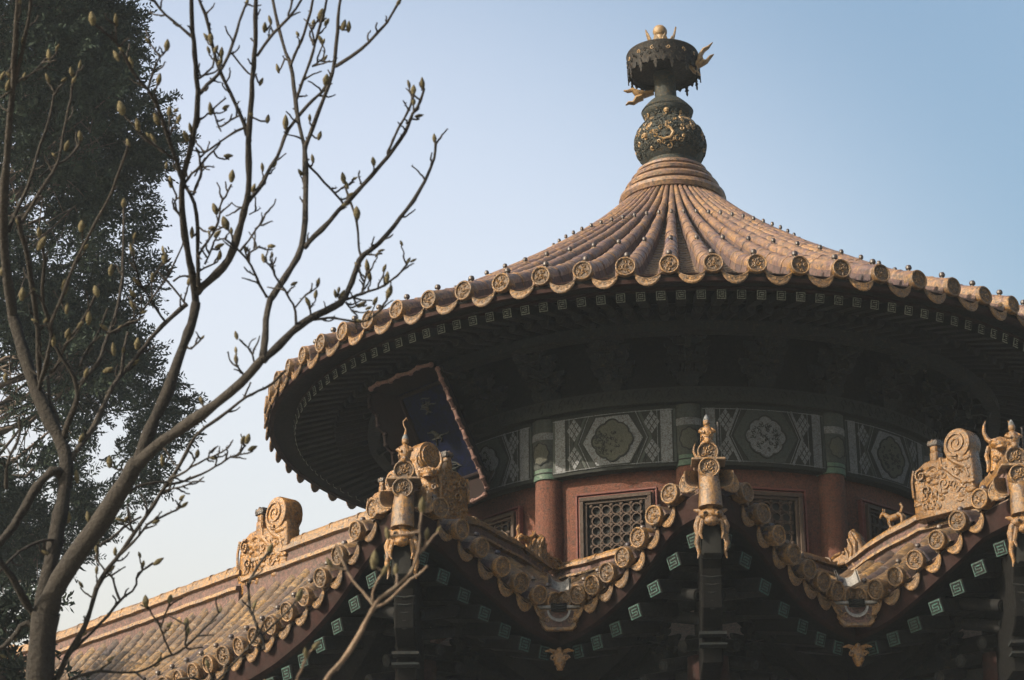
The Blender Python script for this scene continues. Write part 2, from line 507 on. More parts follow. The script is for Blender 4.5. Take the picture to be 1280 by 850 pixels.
# soffit, rafters, purlins under the round roof
sf = MB()
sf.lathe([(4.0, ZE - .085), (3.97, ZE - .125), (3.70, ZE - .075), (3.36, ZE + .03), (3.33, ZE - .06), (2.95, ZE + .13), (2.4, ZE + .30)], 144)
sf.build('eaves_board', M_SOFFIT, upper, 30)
fb = MB()
fb.lathe([(3.99, ZE - .07), (3.985, ZE - .135), (3.94, ZE - .135), (3.94, ZE - .07)], 144)
fb.lathe([(3.745, ZE - .06), (3.75, ZE - .105), (3.70, ZE - .108)], 144)
fb.build('fascia_board', M_BOARD, upper, 30)
sq = MB()
T = Matrix.Rotation(rad(14), 4, 'Y')
sq.box((-.22, 0, 0), (.44, .084, .084), 0, T, .006)
sq.box((.002, 0, 0), (.006, .074, .074), 1, T)
sq_r = sq                                               # painted swastika-like key fret as short raised strips
for (y, z, sy, sz) in ((0, .026, .060, .007), (0, -.026, .060, .007), (.026, 0, .007, .046), (-.026, .004, .007, .038), (0, .009, .034, .007), (.004, -.009, .030, .007), (-.012, 0, .007, .018)):
    sq.box((.007, y, z), (.006, sy, sz), 0, T)
SQM = sq.mesh('rafter_end', [M_SOFFIT, M_SAGE], 30)
sqt = MB()
sqt.box((-.22, 0, 0), (.44, .11, .11), 0, T, .006)
sqt.box((.002, 0, 0), (.006, .098, .098), 1, T)
for (y, z, sy, sz) in ((0, .034, .078, .008), (0, -.034, .078, .008), (.034, 0, .008, .060), (-.034, .005, .008, .05), (.004, .010, .044, .008), (-.004, -.012, .040, .008)):
    sqt.box((.007, y, z), (.006, sy, sz), 0, T)
SQT = sqt.mesh('rafter_end', [M_SOFFIT, M_TEAL], 30)
rd_ = MB()
T2 = T @ Matrix.Rotation(pi / 2, 4, 'Y')
rd_.lathe([(.047, -.5), (.047, -.004), (.042, 0), (.030, 0.0), (.0001, 0.0)], 12, 0, T2)
rd_.lathe([(.034, .001), (.032, .006), (.024, .006), (.022, .001)], 12, 1, T2)
RDM = rd_.mesh('round_rafter', [M_SOFFIT, M_BRACK], 40)
NQ = 144
def front_dist(th): return abs(((th + pi) % (2 * pi)) - pi)
order = sorted(range(NQ), key=lambda k: front_dist(PH + 2 * pi * (k + .5) / NQ + .25))
def stuff_join(name, me, mats, Ts, parent):
    b = MB()
    vs0 = [v.co.copy() for v in me.vertices]; fs0 = [tuple(p.vertices) for p in me.polygons]; ms0 = [p.material_index for p in me.polygons]
    for T_ in Ts:
        k = len(b.v)
        b.v.extend([tuple(T_ @ v) for v in vs0])
        b.f.extend([tuple(i + k for i in f) for f in fs0]); b.m.extend(ms0); b.t.extend([0.0] * len(fs0))
    o = b.build(name, mats, parent, 30); o['kind'] = 'stuff'
    return o
for nm, me, R_, z, mats in (('rafter_end', SQM, 3.74, -.155, [M_SOFFIT, M_SAGE]), ('round_rafter', RDM, 3.36, -.125, [M_SOFFIT, M_BRACK])):
    Ts = []
    for i, k in enumerate(order):
        th = PH + 2 * pi * (k + .5) / NQ
        T_ = Matrix.Translation(cyl(th, R_, ZE + z)) @ zrot(th - pi / 2)
        if i < 100: put(nm, me, upper, T_)
        else: Ts.append(T_)
    stuff_join(nm + '_row', me, mats, Ts, upper)
# purlin rings
pr_ = MB()
def ring(mb, R_, z, r, mi=0, n=96):
    mb.lathe([(R_ + r * cos(a), ZE + z + r * sin(a)) for a in [2 * pi * i / 10 for i in range(11)]], n, mi)
ring(pr_, 2.98, .0, .075)
ring(pr_, 2.72, .05, .06)
pr_.lathe([(3.04, ZE - .10), (3.04, ZE - .19), (2.92, ZE - .19), (2.92, ZE - .10)], 96)
pr_.build('purlin', M_BRACK, PAV, 40)
iw = MB()
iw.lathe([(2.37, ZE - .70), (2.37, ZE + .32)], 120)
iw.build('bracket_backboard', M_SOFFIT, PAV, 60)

# bracket sets (dougong)
bk = MB()
def dou(mb, x, y, z, s_=1.0):
    w2 = .055 * s_
    vs_ = []
    for zz, q in ((0, .62), (.035 * s_, 1.0), (.075 * s_, 1.0)):
        for a, b in ((-1, -1), (1, -1), (1, 1), (-1, 1)):
            vs_.append((x + a * w2 * q, y + b * w2 * q, z + zz))
    fs = [(0, 3, 2, 1), (8, 9, 10, 11)]
    for j in range(2):
        for c in range(4):
            fs.append((j * 4 + c, j * 4 + (c + 1) % 4, (j + 1) * 4 + (c + 1) % 4, (j + 1) * 4 + c))
    mb.add(vs_, fs, 0)
def gong(mb, x, z, half, h=.06, t=.045):
    poly = [(-half, h)]
    for i in range(6): 
        a = i / 5 * pi / 2
        poly.append((-half + .0 + .055 * (1 - cos(a)), h * .55 - h * .55 * sin(a)))
    for i in range(6):
        a = (1 - i / 5) * pi / 2
        poly.append((half - .055 * (1 - cos(a)), h * .55 - h * .55 * sin(a)))
    poly.append((half, h))
    mb.prism(poly, t, 1, Matrix.Translation((x, 0, z)) @ zrot(pi / 2), .004)
# local: x outward, y tangential; x=0 at r=2.46
dou(bk, .0, 0, 0, 1.7)
for i, (x, z) in enumerate(((.0, .11), (.15, .21), (.30, .31), (.45, .41))):
    gong(bk, x, z, .13 + (.02 if i % 2 else 0))
    for y in (-.12, 0, .12): dou(bk, x, y, z + .058, .9)
    gong(bk, x, z + .125, .20)
    bk.prism([(-.2, 0), (.12, 0), (.19, -.035), (.21, .01), (.17, .06), (-.2, .06)], .05, 1, Matrix.Translation((x, 0, z)), .004)
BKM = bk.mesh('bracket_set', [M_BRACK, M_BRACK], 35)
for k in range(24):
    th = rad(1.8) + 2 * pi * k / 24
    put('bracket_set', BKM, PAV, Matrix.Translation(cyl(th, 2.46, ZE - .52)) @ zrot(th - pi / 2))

# drum wall, columns, beams
DR = 2.40
dw = MB()
dw.lathe([(DR, ZE - 2.3), (DR, ZE - 1.15)], 120)
dw.lathe([(DR - .04, ZE - 1.2), (DR - .04, ZE - .6)], 120)
wall = dw.build('drum_wall', M_WALL, PAV, 60)
tp = MB()
tp.lathe([(2.44, ZE - .665), (2.60, ZE - .665), (2.60, ZE - .60), (2.57, ZE - .60), (2.57, ZE - .52), (2.42, ZE - .52)], 120)
frz = tp.build('frieze_board', M_DGREEN, PAV, 30)

def cyl_ribbon(mb, path, wd, R_, mi=0, closed=False, thick=.004):
    """2-D path (u arc metres, v height) drawn as a raised strip on a cylinder of radius R_"""
    pts = [Vector(p) for p in path]
    n = len(pts)
    L = []; Rr = []
    for i in range(n):
        if closed: a, b = pts[i - 1], pts[(i + 1) % n]
        else: a, b = pts[max(0, i - 1)], pts[min(n - 1, i + 1)]
        if closed or 0 < i < n - 1:
            e1 = (pts[i] - a).normalized(); e2 = (b - pts[i]).normalized()
            nn = Vector((-e1.y, e1.x)) + Vector((-e2.y, e2.x))
            l = nn.length
            nn = nn / l if l > 1e-5 else Vector((-e1.y, e1.x))
            kk = min(2.0, 2 / max(l, .3))
            nn = nn * kk
        else:
            e = (b - a).normalized(); nn = Vector((-e.y, e.x))
        L.append(pts[i] + nn * wd / 2); Rr.append(pts[i] - nn * wd / 2)
    vs_ = []
    for i in range(n):
        for P_, dr in ((L[i], 0), (L[i], thick), (Rr[i], thick), (Rr[i], 0)):
            vs_.append((P_.x, P_.y, dr))
    fs = []
    for i in range(n if closed else n - 1):
        j = (i + 1) % n
        for c in range(3):
            fs.append((i * 4 + c, i * 4 + c + 1, j * 4 + c + 1, j * 4 + c))
    mb.add([cyl(u / R_, R_ + dr, ZE + v) for u, v, dr in vs_], fs, mi)
def cyl_fill(mb, outline, R_, mi=0, thick=.003):
    c = Vector((sum(p[0] for p in outline) / len(outline), sum(p[1] for p in outline) / len(outline)))
    n = len(outline)
    vs_ = [c] + [c + (Vector(p) - c) * .5 for p in outline] + [Vector(p) for p in outline]
    fs = [(0, 1 + i, 1 + (i + 1) % n) for i in range(n)] + [(1 + i, 1 + n + i, 1 + n + (i + 1) % n, 1 + (i + 1) % n) for i in range(n)]
    mb.add([cyl(p.x / R_, R_ + thick, ZE + p.y) for p in vs_], fs, mi)
def seg(a, b, n=6): return [(a[0] + (b[0] - a[0]) * i / n, a[1] + (b[1] - a[1]) * i / n) for i in range(n + 1)]

BR = 2.52
COLS = [rad(1.4) + rad(29.8) * 1 * j for j in range(12)]
C0 = rad(1.6)
for j in range(12):
    th = C0 + 2 * pi * j / 12
    # column
    cb = MB()
    p = cyl(th, DR + .02, 0)
    T = Matrix.Translation((p.x, p.y, ZE))
    cb.lathe([(.127, -2.3), (.125, -1.9), (.12, -1.215)], 24, 0, T)
    col = cb.build('column', M_WALL, PAV, 40)
    cc = MB()
    cc.lathe([(.12, -1.215), (.134, -1.212), (.136, -1.13), (.134, -1.12)], 24, 0, T)
    cc.lathe([(.136, -1.12), (.142, -1.10), (.142, -.67)], 24, 1, T)
    cc.lathe([(.143, -.86), (.146, -.855), (.146, -.80), (.143, -.795)], 24, 2, T)
    cc.lathe([(.138, -1.165), (.139, -1.164), (.139, -1.155), (.138, -1.154)], 24, 3, T)
    # quatrefoil medallion on the outer side of the capital
    out = []
    for q in range(40):
        a = 2 * pi * q / 40
        rr_ = .070 + .012 * abs(cos(4 * a))
        out.append((rr_ * cos(a), rr_ * 1.15 * sin(a) - .985))
    vs_ = [Vector((q[0] * f, (q[1] + .985) * f - .985)) for f in (1, .75, .5, .25, .01) for q in out]
    cc.add([T @ (Vector((.147 * sin(th + v.x / .147), -.147 * cos(th + v.x / .147), v.y))) for v in vs_], [(r_ * 40 + i, r_ * 40 + (i + 1) % 40, r_ * 40 + 40 + (i + 1) % 40, r_ * 40 + 40 + i) for i in range(40) for r_ in range(4)], 4)
    vs_ = []
    for q in out:
        for f, dr in ((1.0, .0), (1.0, .004), (1.13, .004), (1.13, 0)):
            x = q[0] * f; z = (q[1] + .985) * f - .985
            vs_.append(T @ Vector(((.147 + dr) * sin(th + x / .147), -(.147 + dr) * cos(th + x / .147), z)))
    cc.add(vs_, [(i * 4 + c, i * 4 + c + 1, ((i + 1) % 40) * 4 + c + 1, ((i + 1) % 40) * 4 + c) for i in range(40) for c in range(3)], 3)
    cc.build('painted_capital', [M_BAND, M_GREEN, M_WHITE, M_DGREEN, M_RELIEF], col, 40)
    # beam of the bay to the right
    tm = th + pi / 12
    u0 = BR * tm
    hw = .565
    bb = MB()
    arc = [(-hw + 2 * hw * i / 16) for i in range(17)]
    sec = [(DR - .02, -1.205), (BR - .05, -1.215), (BR - .012, -1.205), (BR, -1.17), (BR, -.665)]
    vs_ = [cyl(tm + u / BR, r, ZE + z) for u in arc for r, z in sec]
    ns = len(sec)
    bb.add(vs_, [(i * ns + c, (i + 1) * ns + c, (i + 1) * ns + c + 1, i * ns + c + 1) for i in range(16) for c in range(ns - 1)], 0)
    bb.add([cyl(tm - hw / BR, r, ZE + z) for r, z in sec] + [cyl(tm - hw / BR, DR - .02, ZE - .665)], [tuple(range(ns + 1))], 0)
    bb.add([cyl(tm + hw / BR, r, ZE + z) for r, z in sec] + [cyl(tm + hw / BR, DR - .02, ZE - .665)], [tuple(range(ns + 1))[::-1]], 0)
    zc = -.945
    def sh(pts): return [(p[0] + u0, p[1] + zc) for p in pts]
    alt = (j % 2 == 1)
    vM, gM = (1, 2)
    for sg in (-1, 1):
        cyl_ribbon(bb, sh(seg((sg * .475, -.235), (sg * .475, .245))), .082, BR, 1)
        cyl_ribbon(bb, sh(seg((sg * .475, -.235), (sg * .475, .245))), .062, BR + .004, 5, thick=.001)
        cyl_ribbon(bb, sh(seg((sg * .540, -.235), (sg * .540, .245))), .020, BR, 2)
        cyl_ribbon(bb, sh(seg((sg * .424, -.235), (sg * .424, .245))), .008, BR, 3)
        # lattice diamonds above and below
        for zc2 in (.135, -.12):
            for a in range(3):
                for b_ in range(3):
                    cx = sg * .345 + (a - b_) * .024
                    cz = zc2 + (a + b_ - 2) * .037
                    w2, h2 = .020, .031
                    cyl_fill(bb, sh([(cx - w2, cz), (cx, cz - h2), (cx + w2, cz), (cx, cz + h2)]), BR, 5 if zc2 < 0 else 1, .004)
        # chevrons
        cyl_ribbon(bb, sh(seg((sg * .235, -.235), (sg * .335, .0), 4) + seg((sg * .335, .0), (sg * .235, .245), 4)[1:]), .022, BR, 1 if not alt else 2)
        cyl_ribbon(bb, sh(seg((sg * .262, -.235), (sg * .362, .0), 4) + seg((sg * .362, .0), (sg * .262, .245), 4)[1:]), .006, BR, 3)
    for sg in (-1, 1):
        for uu, wd_ in ((.512, .006), (.392, .005), (.298, .005)):
            if uu > .38: cyl_ribbon(bb, sh(seg((sg * uu, -.235), (sg * uu, .245))), wd_, BR, 1)
        cyl_ribbon(bb, sh(seg((sg * .205, -.235), (sg * .305, .0), 4) + seg((sg * .305, .0), (sg * .205, .245), 4)[1:]), .005, BR, 1)
        cyl_ribbon(bb, sh(seg((sg * .39, .005), (sg * .31, .005), 2)), .006, BR, 3)
    for vv in (-.228, .238):
        cyl_ribbon(bb, sh(seg((-.54, vv), (.54, vv), 20)), .006, BR + .002, 1)
    hexp = seg((-.15, .225), (.15, .225), 6)[:-1] + seg((.15, .225), (.275, 0), 4)[:-1] + seg((.275, 0), (.15, -.222), 4)[:-1] + seg((.15, -.222), (-.15, -.222), 6)[:-1] + seg((-.15, -.222), (-.275, 0), 4)[:-1] + seg((-.275, 0), (-.15, .225), 4)[:-1]
    cyl_fill(bb, sh(hexp), BR, 5 if alt else 2, .002)
    cyl_ribbon(bb, sh(hexp), .014, BR, 3 if alt else 2, True, .007)
    q4 = []
    for q in range(64):
        a = 2 * pi * q / 64
        rr_ = .145 + .020 * abs(cos(4 * a)) ** .8 + .014 * abs(cos(2 * a))
        q4.append((rr_ * 1.02 * cos(a), rr_ * 1.05 * sin(a)))
    cyl_fill(bb, sh(q4), BR, 4 if alt else 1, .006)
    cyl_ribbon(bb, sh(q4), .013, BR, 3, True, .012)
    for q in range(46):       # carved scrollwork in the medallion
        a = RNG.uniform(0, 2 * pi); rr_ = .125 * sqrt(RNG.random())
        cx, cz = rr_ * cos(a), rr_ * sin(a)
        s0 = RNG.uniform(.010, .02); ph = RNG.uniform(0, 6)
        cyl_ribbon(bb, sh([(cx + s0 * (1 - .1 * i) * cos(ph + i * .7), cz + s0 * (1 - .1 * i) * sin(ph + i * .7)) for i in range(8)]), .005, BR + .006, 3, False, .006)
    bb.build('painted_beam', [M_DGREEN, M_WHITE, M_GREEN, M_DGREEN, M_RELIEF, M_WHITE], PAV, 30)
    # curled frieze above the beam
    fr = MB()
    for i in range(7):
        cu = u0 + (i - 3) * .19 * BR / 2.6 * 1.0
        cu = 2.6 * tm + (i - 3) * .194
        for sg in (-1, 1):
            cyl_ribbon(fr, [(cu + sg * (.012 + .03 * (1 - cos(a * .9))), -.60 + .045 * sin(a)) for a in [x * .45 for x in range(8)]], .009, 2.60, 0, False, .006)
            cyl_ribbon(fr, [(cu + sg * (.06 + .022 * cos(a) * (1 - a * .08)), -.625 + .022 * sin(a)) for a in [x * .6 for x in range(9)]], .007, 2.60, 0, False, .006)
    fr.build('frieze_scroll', M_BRACK, frz, 30)
    # window of the bay
    T = Matrix.Translation(cyl(tm, DR + .042, ZE - 1.80)) @ zrot(tm)      # local -Y is outward
    wf = MB()
    def frame(mb, w_, h_, t_, y0, dpt, mi):
        mb.box((0, y0, h_ / 2 - t_ / 2), (w_, dpt, t_), mi, T, .004)
        mb.box((0, y0, -h_ / 2 + t_ / 2), (w_, dpt, t_), mi, T, .004)
        for sg in (-1, 1): mb.box((sg * (w_ / 2 - t_ / 2), y0, 0), (t_, dpt * .98, h_ - 2 * t_ + .001), mi, T, .004)
    frame(wf, .72, .86, .018, .02, .05, 1)
    frame(wf, .665, .80, .016, .012, .035, 1)
    frame(wf, .632, .77, .035, -.006, .06, 0)
    frame(wf, .56, .70, .026, .0, .03, 0)
    win = wf.build('window', [M_WOOD, M_REDTRIM], wall, 30)
    lt = MB()
    pitch = .088
    for ix in range(-2, 3):
        for iz in range(-3, 4):
            cx, cz = ix * pitch, iz * pitch
            a_ = [2 * pi * q / 14 for q in range(14)]
            vs_ = []
            for q in a_:
                for rr_, y in ((.0450, .02), (.0450, -.004), (.0345, -.004), (.0345, .02)):
                    vs_.append((cx + rr_ * cos(q), y, cz + rr_ * sin(q)))
            lt.add(vs_, [(i * 4 + c, i * 4 + c + 1, ((i + 1) % 14) * 4 + c + 1, ((i + 1) % 14) * 4 + c) for i in range(14) for c in range(3)], 0, T)
    for ix in range(-3, 3):
        for iz in range(-4, 4):
            cx, cz = (ix + .5) * pitch, (iz + .5) * pitch
            lt.lathe([(.017, -.02), (.017, .003), (.010, .010), (.0001, .011)], 8, 0, T @ Matrix.Translation((cx, 0, cz)) @ Matrix.Rotation(pi / 2, 4, 'X'))
    for ix in range(-3, 4):
        pass
    lt.build('lattice', M_WOOD, win, 40)
    vd = MB(); vd.box((0, .028, 0), (.56, .01, .70), 0, T)  # near-black panel stands in for the shade behind the lattice
    vd.build('dark_window_backing', M_VOID, win, 0)

# ------------------------------------------------------------------ finial
FIN = MB()
LEAN = Matrix(((1, 0, -.05, .05 * (ZE + 3.0)), (0, 1, 0, 0), (0, 0, 1, -.04), (0, 0, 0, 1)))
def flc(prof): return [(r, ZE + 2.43 + (z - 2.43) * .74) for r, z in prof]
def fl(prof): return [(r, ZE + z) for r, z in prof]
FIN.lathe(fl([(.30, 2.33), (.49, 2.345), (.525, 2.36), (.545, 2.40), (.535, 2.44), (.50, 2.46), (.455, 2.465), (.45, 2.49), (.472, 2.50), (.482, 2.53), (.468, 2.555), (.43, 2.565), (.395, 2.572), (.39, 2.60), (.41, 2.61), (.418, 2.635), (.40, 2.655), (.355, 2.662), (.345, 2.69), (.36, 2.70), (.358, 2.725), (.33, 2.737), (.30, 2.76), (.2, 2.775)]), 64, 0)
fin = FIN.build('finial', [M_TILE], PAV, 30)
vb = MB()
vb.lathe(fl([(.27, 2.80), (.26, 2.86), (.30, 2.90), (.345, 2.98), (.362, 3.06), (.355, 3.14), (.325, 3.22), (.28, 3.28), (.235, 3.31), (.215, 3.345), (.22, 3.375), (.245, 3.395), (.258, 3.42), (.262, 3.44), (.25, 3.455), (.258, 3.47), (.245, 3.49), (.21, 3.53), (.165, 3.575), (.14, 3.59), (.112, 3.60), (.112, 3.9)]), 48, 0, LEAN)
# scrolling relief on the vase
def on_vase(th, z):
    P = [(2.86, .262), (2.90, .30), (2.98, .345), (3.06, .362), (3.14, .355), (3.22, .325), (3.28, .28), (3.33, .222), (3.375, .225), (3.42, .26)]
    r = interp(P, z) + .004
    return Vector((r * sin(th), -r * cos(th), ZE + z))
for i in range(640):
    th = RNG.uniform(-pi, pi); z = RNG.uniform(2.92, 3.38)
    s0 = RNG.uniform(.016, .034); ph = RNG.uniform(0, 6); sg = RNG.choice((-1, 1))
    path = [on_vase(th + s0 * (1 - .09 * q) * cos(ph + sg * q * .75) / .33, z + s0 * (1 - .09 * q) * sin(ph + sg * q * .75)) for q in range(9)]
    vb.tube(path, .0085, 4, 1 if i % 5 == 0 else 0, LEAN)
dr_path = [on_vase(x, z) for x, z in ((-.35, 3.02), (-.2, 2.99), (0.0, 3.0), (.1, 3.05), (.02, 3.10), (-.1, 3.12), (-.08, 3.18), (.04, 3.2))]
vb.tube(dr_path, [.008, .012, .015, .016, .015, .013, .011, .006], 6, 1, LEAN)
vb.ball(on_vase(-.75, 3.07), .03, 8, 1, LEAN)
vb.ball(on_vase(-.05, 3.37), .032, 8, 1, LEAN)
for i in range(64):
    a = 2 * pi * i / 64
    vb.ball((.262 * cos(a), .262 * sin(a), ZE + 3.455), .0085, 6, 0, LEAN)
vb.build('bronze_vase', [M_BRONZE, M_GILT], fin, 40)
cn = MB()
cn.lathe(fl([(.08, 3.93), (.33, 3.93), (.352, 3.90), (.362, 3.89), (.368, 3.93), (.372, 4.09), (.378, 4.105), (.372, 4.12), (.30, 4.14), (.12, 4.15)]), 56, 0, LEAN)
cn.lathe(fl([(.365, 3.885), (.352, 3.885), (.352, 4.05), (.08, 4.05)]), 56, 2, LEAN)  # underside lining in plain near-black
for i in range(28):
    a = 2 * pi * i / 28
    c, s_ = cos(a), sin(a)
    T_ = LEAN @ Matrix.Translation((.373 * c, .373 * s_, ZE + 3.985)) @ zrot(a + pi / 2)
    cn.spiral((-.02, .045), .024, 1.1, .006, -.0, 1 if i % 2 == 0 else 0, T_, i)
    cn.spiral((.02, .0), .022, 1.1, .006, -.0, 0, T_, i * 2, -1)
    if i % 2 == 0:
        # pendant
        cn.prism([(-.004, .02), (.004, .02), (.006, -.02), (.022, -.035), (.012, -.055), (.026, -.075), (.008, -.09), (.012, -.115), (0, -.14), (-.012, -.115), (-.008, -.09), (-.026, -.075), (-.012, -.055), (-.022, -.035), (-.006, -.02)], .012, 0, T_ @ Matrix.Translation((0, 0, -.06)))
    else:
        cn.prism([(-.03, .02), (.03, .02), (.02, -.02), (0, -.04), (-.02, -.02)], .01, 0, T_ @ Matrix.Translation((0, 0, -.08)))
cn.build('canopy_drum', [M_CANOPY, M_GILT, M_BLACK], fin, 40)
pl = MB()
pl.lathe(fl([(.12, 4.14), (.13, 4.17), (.09, 4.21), (.06, 4.28), (.06, 4.35)]), 20, 0, LEAN)
pl.ball((0, 0, ZE + 4.405), .076, 18, 0, LEAN)
for i in range(8):
    a = 2 * pi * i / 8 + .35
    T_ = LEAN @ Matrix.Translation((.085 * cos(a), .085 * sin(a), ZE + 4.15)) @ zrot(a + pi / 2) @ Matrix.Rotation(rad(16), 4, 'X')
    hgt = (.36, .22, .18, .18, .27, .18, .18, .18)[i]
    pl.prism([(-.03, 0), (.03, 0), (.042, hgt * .4), (.026, hgt * .75), (0, hgt), (-.026, hgt * .75), (-.042, hgt * .4)], .016, 0, T_, .004)
pl.build('gilt_pearl', [M_GILT], fin, 40)
def tongue(mb, pts, rads, mi=0):
    rads = [r * 1.35 for r in rads]
    P = [Vector(p) for p in pts]
    mb.tube(P, rads, 8, mi, LEAN, True, .6)
for sg, base in ((1, (.33, -.12, 3.93)), (-1, (-.24, .16, 3.80))):
    fm = MB()
    bx, by, bz = base
    bz += ZE
    if sg > 0:
        tongue(fm, [(bx - .02, by, bz - .08), (bx + .02, by, bz), (bx + .06, by, bz + .05), (bx + .06, by, bz + .11), (bx + .10, by, bz + .17), (bx + .15, by, bz + .20), (bx + .20, by, bz + .255)], [.03, .045, .048, .032, .028, .02, .006])
        tongue(fm, [(bx + .03, by - .01, bz - .02), (bx + .08, by - .01, bz + .02), (bx + .12, by - .01, bz + .03), (bx + .16, by - .01, bz + .08), (bx + .20, by - .01, bz + .11)], [.03, .04, .026, .022, .006])
        tongue(fm, [(bx - .03, by, bz - .03), (bx + .0, by - .02, bz - .09), (bx + .04, by - .02, bz - .13)], [.04, .035, .012])
    else:
        tongue(fm, [(bx + .12, by, bz - .02), (bx + .02, by, bz - .04), (bx - .06, by, bz - .02), (bx - .10, by, bz + .02), (bx - .15, by, bz + .005), (bx - .19, by, bz + .015)], [.03, .045, .045, .028, .02, .008])
        tongue(fm, [(bx - .0, by, bz - .07), (bx - .06, by, bz - .09), (bx - .10, by, bz - .135), (bx - .15, by, bz - .13), (bx - .18, by, bz - .155)], [.04, .042, .026, .02, .008])
    fm.build('cloud_flame', [M_GILT], fin, 50)

# ------------------------------------------------------------------ lower zigzag roof
AZ = .041
EX = Vector((sin(AZ - pi / 4), -cos(AZ - pi / 4), 0))
EY = Vector((sin(AZ + pi / 4), -cos(AZ + pi / 4), 0))
def B(x, y, z): return EX * x + EY * y + Vector((0, 0, ZE + z))
a_, b_, c_ = 3.40, 1.57, 1.80
LOW = bpy.data.objects.new('lower_roof', None)
lower_mb = MB()
M_Z = [(0, -2.00), (.2, -2.02), (.38, -2.07), (.52, -2.18), (.70, -2.33), (.86, -2.45), (1.05, -2.54), (1.19, -2.6), (1.37, -2.65), (1.6, -2.68)]
P_Z = [(0, -2.08), (.34, -2.15), (.55, -2.28), (.75, -2.38), (.96, -2.49), (1.15, -2.58), (1.34, -2.645), (1.57, -2.68)]
PL_Z = [(0, -2.08), (.32, -2.15), (.57, -2.31), (.80, -2.48), (.97, -2.58), (1.19, -2.69), (1.43, -2.77), (1.61, -2.83), (1.84, -2.88), (2.05, -2.92), (2.52, -3.0), (3.5, -3.1), (9, -3.2)]
M_R = [(0, -2.08), (1.0, -2.10), (1.6, -2.17), (3, -2.17)]
P_R = [(0, -1.98), (1.0, -1.98), (1.65, -2.05), (2.57, -2.19)]
PL_R = [(0, -1.98), (1.0, -1.98), (1.9, -2.02), (2.9, -2.08), (9, -2.18)]
def mk(A, Tx, Nx, ze, zr, L, rows, hip, valley, dmax=1.0, swap=False):
    def pos(s, d, dz=0.0):
        g = .72 * d + .28 * d * d
        z = smooth_interp(ze, s) * (1 - g) + smooth_interp(zr, s) * g
        x = A[0] + Tx[0] * s + Nx[0] * d; y = A[1] + Tx[1] * s + Nx[1] * d
        return B(y, x, z + dz) if swap else B(x, y, z + dz)
    return dict(pos=pos, L=L, rows=rows, hip=hip, valley=valley, Tx=Tx, Nx=Nx, swap=swap, ze=ze, zr=zr, A=A, dmax=dmax)
rowsM = [.38, .55, .715, .88, 1.05, 1.21, 1.37, 1.52, 1.70, 1.87, 2.04, 2.21, 2.38, 2.55]
rowsP = [.34, .55, .75, .96, 1.15, 1.34, 1.50, 1.70, 1.90, 2.10, 2.30, 2.5]
rowsL = [.32 + .205 * k for k in range(41)]
rowsR = [.32 + .205 * k for k in range(22)]
SL = []
for sw in (False, True):
    SL.append(mk((a_, a_), (0, -1), (-1, 0), M_Z, M_R, 1.6, rowsM, True, True, swap=sw))
    SL.append(mk((a_ + b_, c_), (-1, 0), (0, -1), P_Z, P_R, 1.57, rowsP, True, True, swap=sw))
SL.append(mk((a_ + b_, c_), (0, -1), (-1, 0), PL_Z, PL_R, 9, rowsL, True, False))
SL.append(mk((a_ + b_, c_), (0, -1), (-1, 0), PL_Z, PL_R, 4.8, rowsR, True, False, swap=True))
LOWM = MB()
low_discs = []; low_drips = []; low_teal = []; low_round = []
LR = .077
def up_of(pos, s, d):
    e = .03
    tx = (pos(s + e, d) - pos(s - e, d)); ty = (pos(s, d + e) - pos(s, d - e))
    n = tx.cross(ty)
    if n.z < 0: n = -n
    return n.normalized(), tx.normalized(), ty.normalized()
